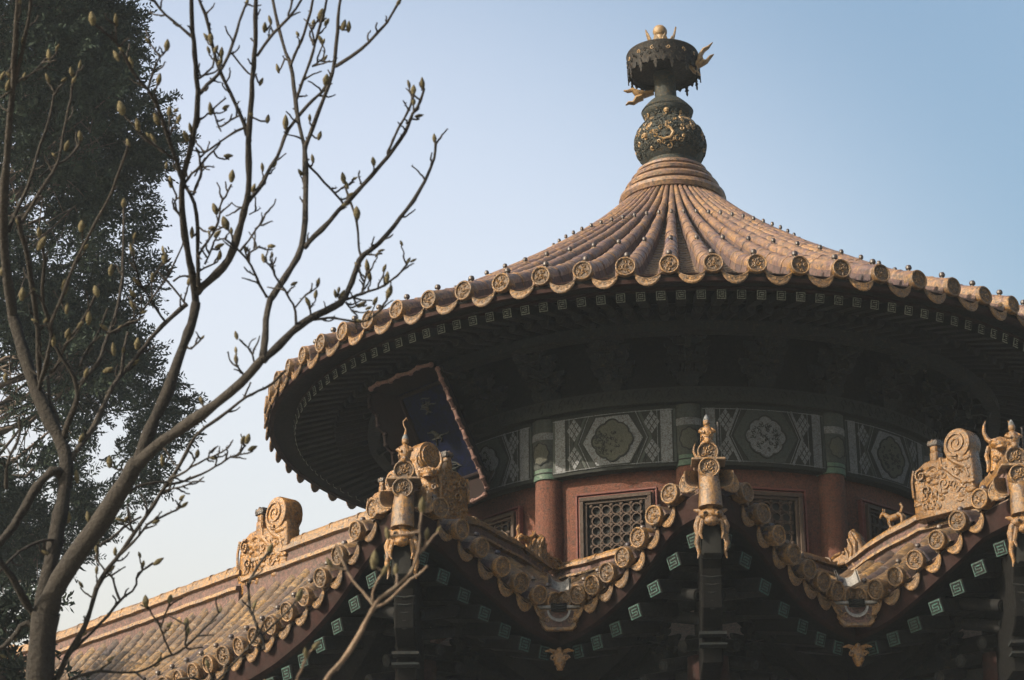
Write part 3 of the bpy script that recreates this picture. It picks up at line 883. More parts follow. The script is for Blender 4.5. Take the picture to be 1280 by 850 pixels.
for S_ in SL:
    pos = S_['pos']
    for ri, s in enumerate(S_['rows']):
        d0 = max(0.0, s - S_['L']) if S_['valley'] else 0.0
        d1 = min(S_['dmax'], s) if S_['hip'] else S_['dmax']
        if d1 - d0 < .06: continue
        nt_ = max(1, round((d1 - d0) / .21))
        for i in range(nt_):
            da = d0 + (d1 - d0) * i / nt_; db = d0 + (d1 - d0) * (i + 1) / nt_
            jit = RNG.uniform(-.005, .005)
            LOWM.tone = RNG.gauss(0, .24) - (.25 if RNG.random() < .12 else 0)
            secs = []
            for d, f in ((da + .001, .97), (da + .01, 1.04), (da + .026, 1.0), (db + .004, .94)):
                n_, tx, ty = up_of(pos, s, max(d, .031) if d < .04 else d)
                p = pos(s, d)
                R_ = LR * f
                sec = [p + tx * R_ - n_ * R_ * .9] + [p + tx * (cos(a) * R_ + jit) + n_ * (sin(a) * R_) for a in [-.15 + (pi + .3) * q / 8 for q in range(9)]] + [p - tx * R_ - n_ * R_ * .9]
                secs.append(sec)
            fl_ = [q for z_ in secs for q in z_]
            LOWM.add(fl_, [(j * 11 + c, j * 11 + c + 1, (j + 1) * 11 + c + 1, (j + 1) * 11 + c) for j in range(3) for c in range(1, 9)], 0)
            LOWM.add(fl_, [(j * 11 + c, j * 11 + c + 1, (j + 1) * 11 + c + 1, (j + 1) * 11 + c) for j in range(3) for c in (0, 9)], 1)
            LOWM.add(secs[0], [tuple(range(11))], 0)
        if d0 < .02:
            n_, tx, ty = up_of(pos, s, .03)
            p = pos(s, -.02)
            out = -(B(S_['Nx'][1], S_['Nx'][0], 0) if S_['swap'] else B(S_['Nx'][0], S_['Nx'][1], 0)) + B(0, 0, 0)
            out.z = 0; out.normalize()
            # the discs near a lifted corner lean with the row
            nx = (out + Vector((0, 0, ty.z * -.6))).normalized()
            yv = Vector((0, 0, 1)).cross(nx).normalized(); zv = nx.cross(yv)
            Tm = Matrix((nx, yv, zv)).transposed().to_4x4(); Tm.translation = p
            low_discs.append(Tm)
            pn = pos(s, .09) + n_ * LR
            if RNG.random() < .8:
                LOWM.lathe([(.010, -.015), (.011, .012), (.022, .015), (.024, .03), (.016, .042), (.0, .046)], 8, 3, Matrix.Translation(pn))
            rows = S_['rows']
            if ri + 1 < len(rows) and (not S_['valley'] or rows[ri + 1] < S_['L'] + .05):
                sm = (s + rows[ri + 1]) / 2
            else: sm = s + .1
            if sm < S_['L'] - .02:
                p2 = pos(sm, .04, -.075)
                e = .05
                tdir = (pos(sm + e, 0) - pos(sm - e, 0)).normalized()
                xv = tdir; yv2 = -out; 
                if xv.cross(yv2).z < 0: xv = -xv
                zv2 = xv.cross(yv2).normalized(); yv2 = zv2.cross(xv).normalized()
                Tm = Matrix((xv, yv2, zv2)).transposed().to_4x4(); Tm.translation = p2
                low_drips.append(Tm)
    # pan tiles under and between the rows: a stepped sheet
    sN = int((S_['L'] + (1.0 if S_['valley'] else 0)) / .05)
    for q in range(9):
        dA = q / 9 * 1.0 + (.055 if q == 0 else 0); dB = (q + 1) / 9 * 1.0 + .01
        for k in range(sN):
            s0 = k * .05; s1 = s0 + .05
            sm = (s0 + s1) / 2
            if S_['hip'] and dA > sm + .03: continue
            if S_['valley'] and dB < sm - S_['L'] - .03: continue
            LOWM.add([pos(s0, dA, -.115), pos(s1, dA, -.115), pos(s0, dA, -.085), pos(s1, dA, -.085), pos(s0, dB, -.10), pos(s1, dB, -.10)], [(0, 1, 3, 2), (2, 3, 5, 4)], 2)
low = LOWM.build('lower_roof', [M_LTILE, M_MORTAR, M_PAN, M_NAIL], PAV, 50)
LDISCS = [disc_mesh('tile_end', .078, M_DISC, v) for v in range(3)]
LDISC = LDISCS[0]
LDRIP = drip_mesh('drip_tile', .088, .125, M_DISC)
for T_ in low_discs: put('tile_end', RNG.choice(LDISCS), low, T_ @ Matrix.Rotation(rad(RNG.uniform(-6, 6)), 4, 'Z') @ Matrix.Rotation(rad(RNG.uniform(-40, 40)), 4, 'X') @ Matrix.Scale(RNG.uniform(.94, 1.03), 4))
for T_ in low_drips: put('drip_tile', LDRIP, low, T_ @ Matrix.Rotation(rad(-14 + RNG.uniform(-5, 5)), 4, 'X'))

# fascia, soffit and rafters under each lower eave
lf = MB(); ls = MB()
sq_T = []; rd_T = []
for S_ in SL:
    L = S_['L']; N = int(L / .08)
    s_list = [L * i / N for i in range(N + 1)]
    def P(s, d, dz, S_=S_):
        x = S_['A'][0] + S_['Tx'][0] * s + S_['Nx'][0] * d; y = S_['A'][1] + S_['Tx'][1] * s + S_['Nx'][1] * d
        z = smooth_interp(S_['ze'], s) + dz
        return B(y, x, z) if S_['swap'] else B(x, y, z)
    def ss(s, d, S_=S_, L=L):      # mitre at the hip (s=0) and the valley (s=L)
        t = s / L
        if S_['valley']: return s + d * (1 - t) + d * t if False else d * (1 - t) + (L + d) * t if False else s * (L) / L + d
        return s + d * max(0, 1 - s / 1.5)
    prof_f = [(.05, -.10), (.05, -.15), (.07, -.27), (.12, -.30)]
    prof_s = [(.10, -.30), (.14, -.31), (.5, -.42), (.52, -.58), (.95, -.66)]
    for mb, prof in ((lf, prof_f), (ls, prof_s)):
        vs_ = []
        for s in s_list:
            for d, dz in prof:
                s2 = s + d if S_['valley'] else s + d * max(0, 1 - s / 1.5)
                x = S_['A'][0] + S_['Tx'][0] * s2 + S_['Nx'][0] * d; y = S_['A'][1] + S_['Tx'][1] * s2 + S_['Nx'][1] * d
                z = smooth_interp(S_['ze'], s) + dz
                vs_.append(B(y, x, z) if S_['swap'] else B(x, y, z))
        n = len(prof)
        mb.add(vs_, [(i * n + c, i * n + c + 1, (i + 1) * n + c + 1, (i + 1) * n + c) for i in range(N) for c in range(n - 1)])
    out = B(0, 0, 0) - (B(S_['Nx'][1], S_['Nx'][0], 0) if S_['swap'] else B(S_['Nx'][0], S_['Nx'][1], 0))
    out.z = 0; out.normalize()
    ang = atan2(out.y, out.x)
    s = .30
    while s < L + .05:
        p = P(s, .13, -.375)
        sl2 = (smooth_interp(S_['ze'], s + .05) - smooth_interp(S_['ze'], s - .05)) / .1
        shear = Matrix.Identity(4)
        tv = P(s + .1, 0, 0) - P(s - .1, 0, 0)
        yv = Vector((0, 0, 1)).cross(out).normalized()
        k = tv.z / tv.dot(yv)
        Tm = Matrix(((out.x, yv.x, 0, p.x), (out.y, yv.y, 0, p.y), (out.z, k * .6, 1, p.z), (0, 0, 0, 1)))
        sq_T.append(Tm)
        p = P(s + .1, .52, -.66)
        Tr = Matrix(((out.x, yv.x, 0, p.x), (out.y, yv.y, 0, p.y), (out.z, 0, 1, p.z), (0, 0, 0, 1)))
        rd_T.append(Tr)
        s += .205
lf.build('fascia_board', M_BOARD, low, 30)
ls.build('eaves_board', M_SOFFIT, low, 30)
for T_ in sq_T: put('rafter_end', SQT, low, T_)
for T_ in rd_T[:90]: put('round_rafter', RDM, low, T_)

# flat deck inside the ridges, and dark body walls, beams and columns below
dk = MB()
zt_ = -2.10
def poly_at(z): return [B(-5.5, -5.5, z), B(a_ + b_ - 1.0, -7.3, z), B(a_ + b_ - 1.0, c_ - 1, z), B(a_ - 1, c_ - 1, z), B(a_ - 1, a_ - 1, z), B(c_ - 1, a_ - 1, z), B(c_ - 1, a_ + b_ - 1, z), B(-3.0, a_ + b_ - 1, z)]
dk.add([B(2.2, -7.2, -2.25), B(3.97, -7.2, -2.25), B(3.97, -1.0, -2.12), B(3.97, .8, -2.03), B(2.6, .8, -2.2), B(2.4, .8, -2.22), B(2.4, 2.4, -2.15), B(.8, 2.4, -2.22), B(.8, 2.6, -2.2), B(.8, 3.97, -2.03), B(-1.0, 3.97, -2.12), B(-3.5, 3.97, -2.25), B(-3.5, 0, -2.25), B(0, -3, -2.25)], [tuple(range(14))])
dk.build('roof_deck', M_MORTAR, PAV, 0)
bw = MB()
outl = [(4.05, -7.2), (4.05, .88), (2.48, .88), (2.48, 2.48), (.88, 2.48), (.88, 4.05), (-3.5, 4.05)]
for (x0, y0), (x1, y1) in zip(outl, outl[1:]):
    bw.add([B(x0, y0, -ZE), B(x1, y1, -ZE), B(x1, y1, -2.9), B(x0, y0, -2.9)], [(0, 1, 2, 3)])
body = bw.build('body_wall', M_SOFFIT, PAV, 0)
bw2 = MB()
for (x0, y0), (x1, y1) in zip(outl, outl[1:]):
    d = Vector((x1 - x0, y1 - y0)); n = Vector((d.y, -d.x)).normalized()
    if n.x + n.y < 0: n = -n
    for z0, z1, o1 in ((-3.42, -3.18, .10), (-3.82, -3.50, .08), (-3.16, -3.08, .16)):
        q0 = (x0 + n.x * o1, y0 + n.y * o1); q1 = (x1 + n.x * o1, y1 + n.y * o1)
        bw2.add([B(*q0, z0), B(*q1, z0), B(*q1, z1), B(*q0, z1), B(x0, y0, z0), B(x1, y1, z0), B(x1, y1, z1), B(x0, y0, z1)], [(0, 1, 2, 3), (0, 4, 5, 1), (3, 2, 6, 7)])
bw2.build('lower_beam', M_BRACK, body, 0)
for (x, y) in ((4.1, .93), (2.53, 2.53), (.93, 4.1), (4.1, -1.0), (4.1, -3.0)):
    q = MB(); p = B(x, y, 0)
    q.lathe([(.16, 0), (.16, ZE - 3.1)], 20, 0, Matrix.Translation((p.x, p.y, 0)))
    q.build('column', M_BOARD, PAV, 40)
base = MB()
base.add([B(x, y, z) for z in (-ZE, -ZE + .6) for x, y in ((-6, -8), (6, -8), (6, 6), (-6, 6))], [(4, 5, 6, 7), (0, 1, 5, 4), (1, 2, 6, 5), (2, 3, 7, 6), (3, 0, 4, 7)])
base.build('stone_base', M_STONE, PAV, 0)
# small bracket sets under the lower eaves
for x, y, ang_ in [(4.10, y_, atan2(EX.y, EX.x)) for y_ in (.5, -.1, -.7, -1.3, -1.9)] + [(2.53, y_, atan2(EX.y, EX.x)) for y_ in (2.1, 1.6, 1.15)] + [(x_, .93, atan2(EY.y, EY.x)) for x_ in (3.6, 3.1)] + \
        [(x_, 2.53, atan2(EY.y, EY.x)) for x_ in (2.1, 1.6, 1.15)] + [(.93, y_, atan2(EX.y, EX.x)) for y_ in (3.6, 3.1)] + [(x_, 4.1, atan2(EY.y, EY.x)) for x_ in (.5, -.1, -.7)]:
    put('bracket_set', BKM, body, Matrix.Translation(B(x, y, -3.08)) @ zrot(ang_) @ Matrix.Scale(.75, 4))

# ------------------------------------------------------------------ ridges
def sweep(mb, path, sec, mis, close=True):
    """sec: (offset, height) pairs, bottom front .. top .. bottom back ; path of Vectors"""
    n = len(path); k = len(sec); vs_ = []
    for i, p in enumerate(path):
        a = path[max(0, i - 1)]; b = path[min(n - 1, i + 1)]
        t = b - a; t.z = 0; t.normalize()
        sd = Vector((t.y, -t.x, 0))
        for w_, h in sec: vs_.append(p + sd * w_ + Vector((0, 0, h)))
    for i in range(n - 1):
        for c in range(k - 1):
            mb.add([vs_[i * k + c], vs_[i * k + c + 1], vs_[(i + 1) * k + c + 1], vs_[(i + 1) * k + c]], [(0, 1, 2, 3)], mis[c])
    for st in (0, (n - 1) * k):
        mb.add([vs_[st + c] for c in range(k)], [tuple(range(k))], mis[0])
def ridge_sec(h, w_=.07, tr=.052):
    half = [(w_ + .02, -.12), (w_ + .02, h * .16), (w_ + .055, h * .20), (w_ + .05, h * .30), (w_, h * .34), (w_ - .005, h * .62), (w_ + .03, h * .66), (w_ + .025, h * .78), (w_ - .01, h * .80)]
    ms = [1, 0, 0, 0, 1, 0, 0, 0, 0]
    top = [(tr * cos(a), h - tr + .012 + tr * sin(a)) for a in [pi * q / 8 for q in range(9)]]
    sec = half + top + [(-x, z) for x, z in half[::-1]]
    ms2 = ms + [0] * 8 + ms[::-1]
    return sec, ms2
def linep(p, q, n):
    return [p.lerp(q, i / n) for i in range(n + 1)]
def wobble(path, amp=.004):
    return [p + Vector((0, 0, RNG.uniform(-amp, amp))) for p in path]
def ridge(name, pts, h, label=None, w_=.07, joints=.26):
    r = MB()
    sec, ms = ridge_sec(h, w_)
    path = []
    for p, q in zip(pts, pts[1:]):
        n = max(2, round((q - p).length / .13))
        path += linep(p, q, n)[:-1]
    path.append(pts[-1])
    sweep(r, wobble(path), sec, ms)
    # cap tile collars
    acc = 0
    for p, q in zip(path, path[1:]):
        acc += (q - p).length
        if acc > joints:
            acc = 0
            t = (q - p).normalized()
            r.tube([q - t * .012 + Vector((0, 0, h - .04)), q + t * .012 + Vector((0, 0, h - .04))], .058, 12, 0)
    o = r.build(name, [M_GOLD, M_MORTAR], low, 40)
    if label: o['label'] = label
    return o
for sw in (0, 1):
    BB = (lambda x, y, z: B(y, x, z)) if sw else B
    ridge('ridge', [BB(2.4, 2.42, -2.17), BB(2.4, 1.6, -2.20), BB(2.4, .62, -2.19)], .20)
    ridge('ridge', [BB(3.97, .8, -2.02), BB(3.4, .8, -2.02), BB(2.95, .8, -2.12), BB(2.62, .8, -2.24)], .24)
ridge('ridge', [B(3.97, .8, -2.02), B(3.97, -.2, -2.02), B(3.97, -1.46, -2.05)], .33)
ridge('ridge', [B(3.99, -1.5, -2.11), B(3.99, -3.2, -2.15), B(3.99, -5.35, -2.19)], .31)
ridge('ridge', [B(.8, 3.97, -2.02), B(-1.1, 3.97, -2.05), B(-3.4, 3.97, -2.15)], .33)
# hip ridges with double end tiles, corner beams and dragon heads
def frame_T(p, out):
    out = Vector((out.x, out.y, 0)).normalized()
    yv = Vector((0, 0, 1)).cross(out)
    Tm = Matrix((out, yv, Vector((0, 0, 1)))).transposed().to_4x4(); Tm.translation = p
    return Tm
CORN = []
DG = (EX + EY).normalized()
def immortal_mesh(k):
    b = MB()
    b.lathe([(.055, 0), (.05, .02), (.035, .035), (.045, .06), (.05, .09), (.042, .12), (.028, .14), (.018, .15)], 12, 0)
    b.ball((0, 0, .175), .03, 10, 0, None, (1, .9, 1.15))
    b.lathe([(.026, .19), (.02, .21), (.008, .235), (.0, .24)], 8, 1)
    for sg in (-1, 1):
        b.tube([(.0, sg * .03, .125), (.025, sg * .052, .10), (.045, sg * .02, .085)], [.016, .016, .012], 6, 0)
        b.spiral((sg * .02, .05), .018, 1, .006, -.045)
    b.tube([(-.05, 0, .0), (-.09, .0, .06), (-.10, 0, .13), (-.085, 0, .17)], [.03, .03, .02, .005], 6, 0)      # fowl tail
    b.ball((.05, 0, .02), .03, 8, 0)
    if k == 0:      # long tail blade beside the figure
        b.prism([(-.008, 0), (.008, 0), (.012, .14), (.004, .20), (-.006, .17)], .012, 0, Matrix.Translation((-.06, .085, .0)), .002)
    else:           # curled wire plume
        b.tube([(0, 0, .22), (0, .004, .27), (0, -.012, .30), (0, -.016, .33), (0, .008, .36), (0, .014, .34)], [.014, .006, .005, .005, .005, .003], 6, 0)
    return b.mesh('immortal_figure', [M_ORN, M_WHITE], 45)
IMM = [immortal_mesh(0), immortal_mesh(1)]
def dragon_head_mesh():
    b = MB()     # +X outward; hood over the beam tip
    b.box((-.12, 0, -.02), (.26, .17, .20), 0, None, .03)
    b.ball((.05, 0, .055), .085, 14, 0, None, (.95, 1.35, .7))
    b.ball((.08, 0, .115), .035, 10, 0, None, (1, 1, 1))
    for sg in (-1, 1):
        b.tube([(.0, sg * .05, .09), (.01, sg * .10, .10), (.0, sg * .145, .115)], [.03, .025, .008], 7, 0)
        b.ball((.115, sg * .055, .05), .026, 10, 0)
        b.ball((.135, sg * .058, .05), .012, 8, 2)
        b.tube([(.06, sg * .10, .03), (.075, sg * .125, -.05), (.05, sg * .115, -.13), (.055, sg * .13, -.20), (.03, sg * .11, -.27), (.04, sg * .125, -.33)], [.03, .034, .028, .024, .018, .006], 8, 0)
        b.tube([(.09, sg * .075, .0), (.11, sg * .09, -.06), (.09, sg * .10, -.12), (.095, sg * .085, -.17)], [.018, .02, .018, .008], 7, 0)
        b.spiral((sg * .1, -.02), .03, 1.2, .008, -.09, 0, zrot(pi / 2))
    b.ball((.12, 0, -.02), .06, 12, 0, None, (1, 1.1, .75))
    for q in range(3):
        b.tube([(.15 - .02 * q, -.05, -.02 + .022 * q), (.175 - .02 * q, 0, -.012 + .022 * q), (.15 - .02 * q, .05, -.02 + .022 * q)], .008, 6, 0)
    b.box((.0, 0, -.17), (.14, .19, .28), 2, None, .02)  # black block stands in for the shade inside the open mouth
    return b.mesh('dragon_head', [M_ORN, M_WHITE, M_BLACK], 50)
DHM = dragon_head_mesh()
def corner(name, x, y, z0, z1, hipend, kind, sw=False):
    """x,y corner; z0 lower disc height, z1 upper disc height; hipend = (x,y,z) inner end"""
    P0 = B(x, y, z0); P1 = B(*hipend)
    h = MB()
    dirn = (P1 - P0); dirn.z = 0; dirn.normalize()
    # two stacked cap rows climbing the hip
    def row(zs, rr, start):
        n = 7
        base = [P0 + dirn * (start + ((P1 - P0).length - start - .05) * i / n) for i in range(n + 1)]
        for i in range(n):
            za = zs + (P1.z - P0.z) * (i / n); zb = zs + (P1.z - P0.z) * ((i + 1) / n)
            p = Vector((base[i].x, base[i].y, ZE + za)); q = Vector((base[i + 1].x, base[i + 1].y, ZE + zb))
            h.tube([p, p.lerp(q, .06), p.lerp(q, .14), q], [rr * .97, rr * 1.05, rr, rr * .95], 12, 0)
    row(z0, .074, .02)
    row(z1, .070, .10)
    # side walls of plaster under the upper row
    sec = [(.075, -.10), (.075, .10), (.095, .105), (.095, .125), (-.095, .125), (-.095, .105), (-.075, .10), (-.075, -.10)]
    pth = [Vector((P0.x, P0.y, ZE + z0 - .02)) + dirn * (.10 + i * .15) + Vector((0, 0, (P1.z - P0.z) * (i * .15) / 1.4)) for i in range(8)]
    sweep(h, pth, sec, [1, 0, 0, 0, 0, 0, 1])
    hp = h.build('hip_ridge', [M_GOLD, M_MORTAR], low, 40)
    out = -dirn
    put('tile_end', LDISC, hp, frame_T(P0 - dirn * .0, out))
    Pu = Vector((P0.x, P0.y, ZE + z1)) + dirn * .08
    put('tile_end', LDISC, hp, frame_T(Pu, out))
    sb = MB(); sb.box((-.03, 0, (z1 - z0) * -.5 + .002), (.20, .25, .018), 0, frame_T(Pu, out), .004)
    sb.build('ledge_tile', M_PAN, hp, 30)
    put('immortal_figure', IMM[kind], hp, frame_T(Pu + Vector((0, 0, .068)) + dirn * .05, out), 'small glazed rider figure on the hip ridge end')
    # drip tiles hugging the corner
    for sg in (-1, 1):
        q = P0 + dirn * .05 + Vector((0, 0, -.07)) + out.cross(Vector((0, 0, 1))) * sg * .12
        T_ = frame_T(q, out) @ zrot(sg * -.55 + pi / 2) @ Matrix.Rotation(sg * .95, 4, 'Y')
        put('drip_tile', LDRIP, hp, T_)
    # neck tube and beam
    nk = MB()
    nk.tube([P0 + dirn * .10 + Vector((0, 0, -.03)), P0 + dirn * .03 + Vector((0, 0, -.12)), P0 + dirn * .02 + Vector((0, 0, -.30))], [.072, .078, .088], 14, 0)
    nk.build('corner_tile', M_GOLD, hp, 40)
    cbm = MB()
    T_ = frame_T(P0 + Vector((0, 0, -.48)) + dirn * .16, out)
    cbm.prism([(0.0, .10), (.02, -.12), (-.06, -.22), (-.10, -.50), (-.18, -.56), (-.30, -.60), (-.34, -.85), (-1.5, -.9), (-1.5, .10)], .15, 0, T_, .01)
    for q in range(5):
        cbm.tube([(-.075 - .012 * q, -.08, -.27 - .055 * q), (-.06 - .012 * q, 0, -.285 - .055 * q), (-.075 - .012 * q, .08, -.27 - .055 * q)], .007, 5, 1, T_)
    cbm.box((-.27, 0, -.66), (.13, .20, .022), 1, T_); cbm.box((-.27, 0, -.74), (.13, .20, .016), 1, T_)
    cbm.build('corner_beam', [M_BEAMDARK, M_BRACK], low, 30)
    T_ = frame_T(P0 + Vector((0, 0, -.40)) + dirn * .06, out) @ Matrix.Scale(.84, 4)
    put('dragon_head', DHM, low, T_, 'yellow glazed dragon head capping the corner beam')
corner('M', a_ + .02, a_ + .02, -1.97, -1.825, (2.42, 2.42, -2.0), 0)
corner('PL', a_ + b_ + .02, c_ + .02, -2.08, -1.92, (3.97, .8, -1.92), 1)
corner('PR', c_ + .02, a_ + b_ + .02, -2.06, -1.90, (.8, 3.97, -1.92), 0)

# ridge-end dragon (kiss beast): u along the ridge, scroll end at u=0
def ridge_dragon_mesh():
    b = MB()
    b.prism([(.02, -.16), (.0, .20), (.02, .36), (.02, .46), (.06, .54), (.13, .57), (.20, .55), (.25, .49), (.26, .40), (.29, .35), (.34, .37), (.37, .36), (.44, .37), (.53, .36), (.60, .32), (.65, .24), (.67, .12), (.66, -.16)], .15, 0, None, .018)
    # rolled tail
    b.lathe([(.001, -.095), (.10, -.095), (.135, -.088), (.142, -.07), (.142, .07), (.135, .088), (.10, .095), (.001, .095)], 28, 0, Matrix.Translation((.145, 0, .445)) @ Matrix.Rotation(pi / 2, 4, 'X'))
    # sword hilt post
    b.box((.43, 0, .40), (.085, .10, .10), 0, None, .012)
    b.box((.43, 0, .475), (.075, .09, .07), 0, None, .012)
    b.prism([(-.05, 0), (.05, 0), (.06, .03), (.045, .06), (.02, .05), (0, .07), (-.02, .05), (-.045, .06), (-.06, .03)], .11, 0, Matrix.Translation((.43, 0, .50)), .008)
    b.box((.58, 0, .10), (.15, .16, .22), 0, None, .02)
    for y in (-1, 1):
        f = y * .098
        b.spiral((.145, .445), .115, 1.9, .014, f, 0, None, 4.7, y)
        g = y * .078
        RD = random.Random(5)
        for q in range(46):
            u_, v_ = RD.uniform(.04, .63), RD.uniform(-.08, .31)
            if RD.random() < .5:
                b.ball((u_, g * .93, v_), RD.uniform(.022, .040), 8, 0, None, (1.5, .5, .8))
            else:
                b.spiral((u_, v_), RD.uniform(.022, .036), .8, .015, g * .97, 0, None, RD.uniform(0, 6), RD.choice((-1, 1)))
        b.tube([(.28, g, .42), (.24, g, .33), (.17, g, .27), (.08, g, .22), (.05, g, .12)], [.014, .018, .02, .018, .01], 6)
        b.tube([(.34, g, .36), (.33, g, .28), (.26, g, .22), (.2, g, .16), (.12, g, .10)], [.012, .016, .018, .016, .01], 6)
        b.spiral((.42, .24), .07, 1.5, .013, g, 0, None, 0, 1)
        b.spiral((.55, .24), .06, 1.4, .013, g * 1.25, 0, None, 2, -1)
        b.spiral((.32, .12), .06, 1.4, .012, g, 0, None, 3, 1)
        b.spiral((.18, .05), .045, 1.2, .011, g, 0, None, 1, -1)
        b.spiral((.50, .09), .05, 1.3, .012, g * 1.2, 0, None, 5, 1)
        b.ball((.47, g, .18), .03, 10)
        b.tube([(.62, g * 1.25, .30), (.645, g * 1.25, .2), (.64, g * 1.25, .05)], .012, 6)
        for q in range(5):
            b.tube([(.36 + .05 * q, g, .02), (.345 + .05 * q, g * 1.1, .06), (.37 + .05 * q, g, .09)], .008, 5)
    return b.mesh('ridge_dragon', [M_ORN], 50)
RDGM = ridge_dragon_mesh()
def place_dragon(p, along, lab, sc=1.0):
    al = Vector((along.x, along.y, 0)).normalized()
    yv = Vector((0, 0, 1)).cross(al)
    Tm = Matrix((al, yv, Vector((0, 0, 1)))).transposed().to_4x4(); Tm.translation = p
    return put('ridge_dragon', RDGM, low, Tm @ Matrix.Scale(sc, 4), lab)
place_dragon(B(4.10, .86, -1.76), -EX, 'ridge dragon with rolled tail, left porch corner, sunlit', 0.82)
place_dragon(B(3.99, .62, -1.80), -EY, 'ridge dragon on the long front ridge at the left porch corner', 0.62)
place_dragon(B(.95, 4.04, -1.78), -EY, 'ridge dragon with rolled tail beside the right porch corner', 0.90)
place_dragon(B(.62, 3.99, -1.80), -EX, 'ridge dragon on the far side of the right porch corner', 0.62)
place_dragon(B(3.98, -.86, -1.93), -EY, 'tall ridge dragon standing alone against the sky', 1.05)
place_dragon(B(3.98, -5.35, -2.25), -EY, 'weathered dragon at the left end of the long ridge', .7)

# horned beast behind each rider
def beast_mesh():
    b = MB()
    b.lathe([(.085, 0), (.08, .05), (.07, .12), (.075, .17), (.085, .20), (.07, .235), (.03, .25), (0, .252)], 14, 0, Matrix.Scale(1.0, 4))
    b.ball((.055, 0, .20), .07, 12, 0, None, (1.1, 1.15, .62))
    b.ball((.10, 0, .165), .045, 10, 0, None, (1.1, 1.1, .6))
    b.tube([(.05, -.085, .225), (.07, 0, .245), (.05, .085, .225)], .016, 7)
    for sg in (-1, 1):
        b.ball((.10, sg * .04, .215), .02, 8)
        b.tube([(.0, sg * .055, .24), (-.01, sg * .085, .27), (-.005, sg * .105, .32), (.0, sg * .10, .37), (.0, sg * .085, .41)], [.022, .019, .015, .011, .003], 8)
        b.tube([(.02, sg * .08, .2), (.0, sg * .10, .13), (.01, sg * .09, .06), (.0, sg * .10, .0)], [.018, .02, .018, .012], 7)
        b.spiral((sg * .05, .08), .03, 1.3, .008, -.078, 0, zrot(pi / 2))
    return b.mesh('horned_beast', [M_ORN], 50)
BEM = beast_mesh()
for (x, y, z, s_) in ((4.20, 1.18, -1.86, .95), (1.35, 4.52, -1.83, 1.0), (2.9, 2.9, -1.83, .7)):
    put('horned_beast', BEM, low, frame_T(B(x, y, z), DG) @ Matrix.Scale(s_, 4), 'horned beast tile on the hip ridge')
# beast heads at the falling end of the two inner ridges, and a running figure on one
def beast_head_mesh():
    b = MB()   # u (+X) points along the ridge, outwards
    b.prism([(-.02, -.12), (-.04, .05), (-.02, .19), (.02, .25), (.06, .24), (.08, .17), (.12, .12), (.19, .10), (.27, .10), (.30, .08), (.285, .055), (.24, .05), (.27, .02), (.24, -.0), (.18, -.0), (.15, -.05), (.13, -.14)], .10, 0, None, .015)
    b.ball((.03, 0, .235), .03, 8)
    for y in (-1, 1):
        g = y * .052
        b.tube([(.03, g, .22), (.0, g * 1.2, .12), (.03, g * 1.2, .02), (-.01, g, -.08)], [.012, .018, .02, .01], 6)
        b.tube([(.07, g, .18), (.05, g * 1.2, .08), (.09, g * 1.2, -.01), (.06, g, -.1)], [.012, .018, .02, .01], 6)
        b.tube([(.12, g, .12), (.10, g * 1.2, .04), (.13, g, -.04)], [.01, .016, .008], 6)
        b.ball((.145, g, .09), .018, 8)
        b.tube([(.18, g * .8, .105), (.24, g * .9, .11), (.285, g * .7, .10)], [.01, .014, .014], 6)
        b.tube([(.17, g, .0), (.22, g, .02), (.27, g * .7, .03)], .009, 6)
        b.spiral((.05, .0), .045, 1.3, .009, g * 1.05)
    return b.mesh('beast_head', [M_ORN], 50)
BHM = beast_head_mesh()
def al_T(p, al, tilt=0):
    al = Vector((al.x, al.y, 0)).normalized(); yv = Vector((0, 0, 1)).cross(al)
    Tm = Matrix((al, yv, Vector((0, 0, 1)))).transposed().to_4x4(); Tm.translation = p
    return Tm @ Matrix.Rotation(tilt, 4, 'Y')
put('beast_head', BHM, low, al_T(B(2.74, .8, -2.02), -EX, .25), 'weathered grey green beast head ending the left inner ridge')
put('beast_head', BHM, low, al_T(B(.8, 2.74, -2.02), -EY, .25), 'pale yellow beast head ending the right inner ridge')
def runner_mesh():
    b = MB()
    b.tube([(-.07, 0, .09), (-.03, 0, .085), (.03, 0, .10), (.06, 0, .12)], [.02, .03, .034, .024], 8)
    b.tube([(.05, 0, .12), (.075, 0, .16), (.085, 0, .185)], [.024, .018, .016], 8)
    b.tube([(.075, 0, .185), (.11, 0, .18), (.135, 0, .165)], [.02, .018, .009], 8)
    for sg in (-1, 1):
        b.tube([(.05, sg * .018, .10), (.065, sg * .02, .05), (.05, sg * .02, .0)], [.018, .012, .012], 6)
        b.tube([(-.05, sg * .018, .09), (-.075, sg * .02, .05), (-.05, sg * .02, .0)], [.024, .014, .012], 6)
        b.tube([(.075, sg * .012, .195), (.07, sg * .016, .22)], [.008, .003], 5)
    b.tube([(-.07, 0, .1), (-.10, 0, .13), (-.095, 0, .165), (-.08, 0, .17)], [.012, .014, .012, .004], 6)
    return b.mesh('running_beast', [M_ORN], 50)
RNM = runner_mesh()
put('running_beast', RNM, low, al_T(B(.8, 3.12, -1.85), -EY, .35), 'small running horse figure on the right inner ridge')
put('running_beast', RNM, low, al_T(B(2.86, .8, -1.93), -EX, .35), 'small worn figure beside the left beast head')

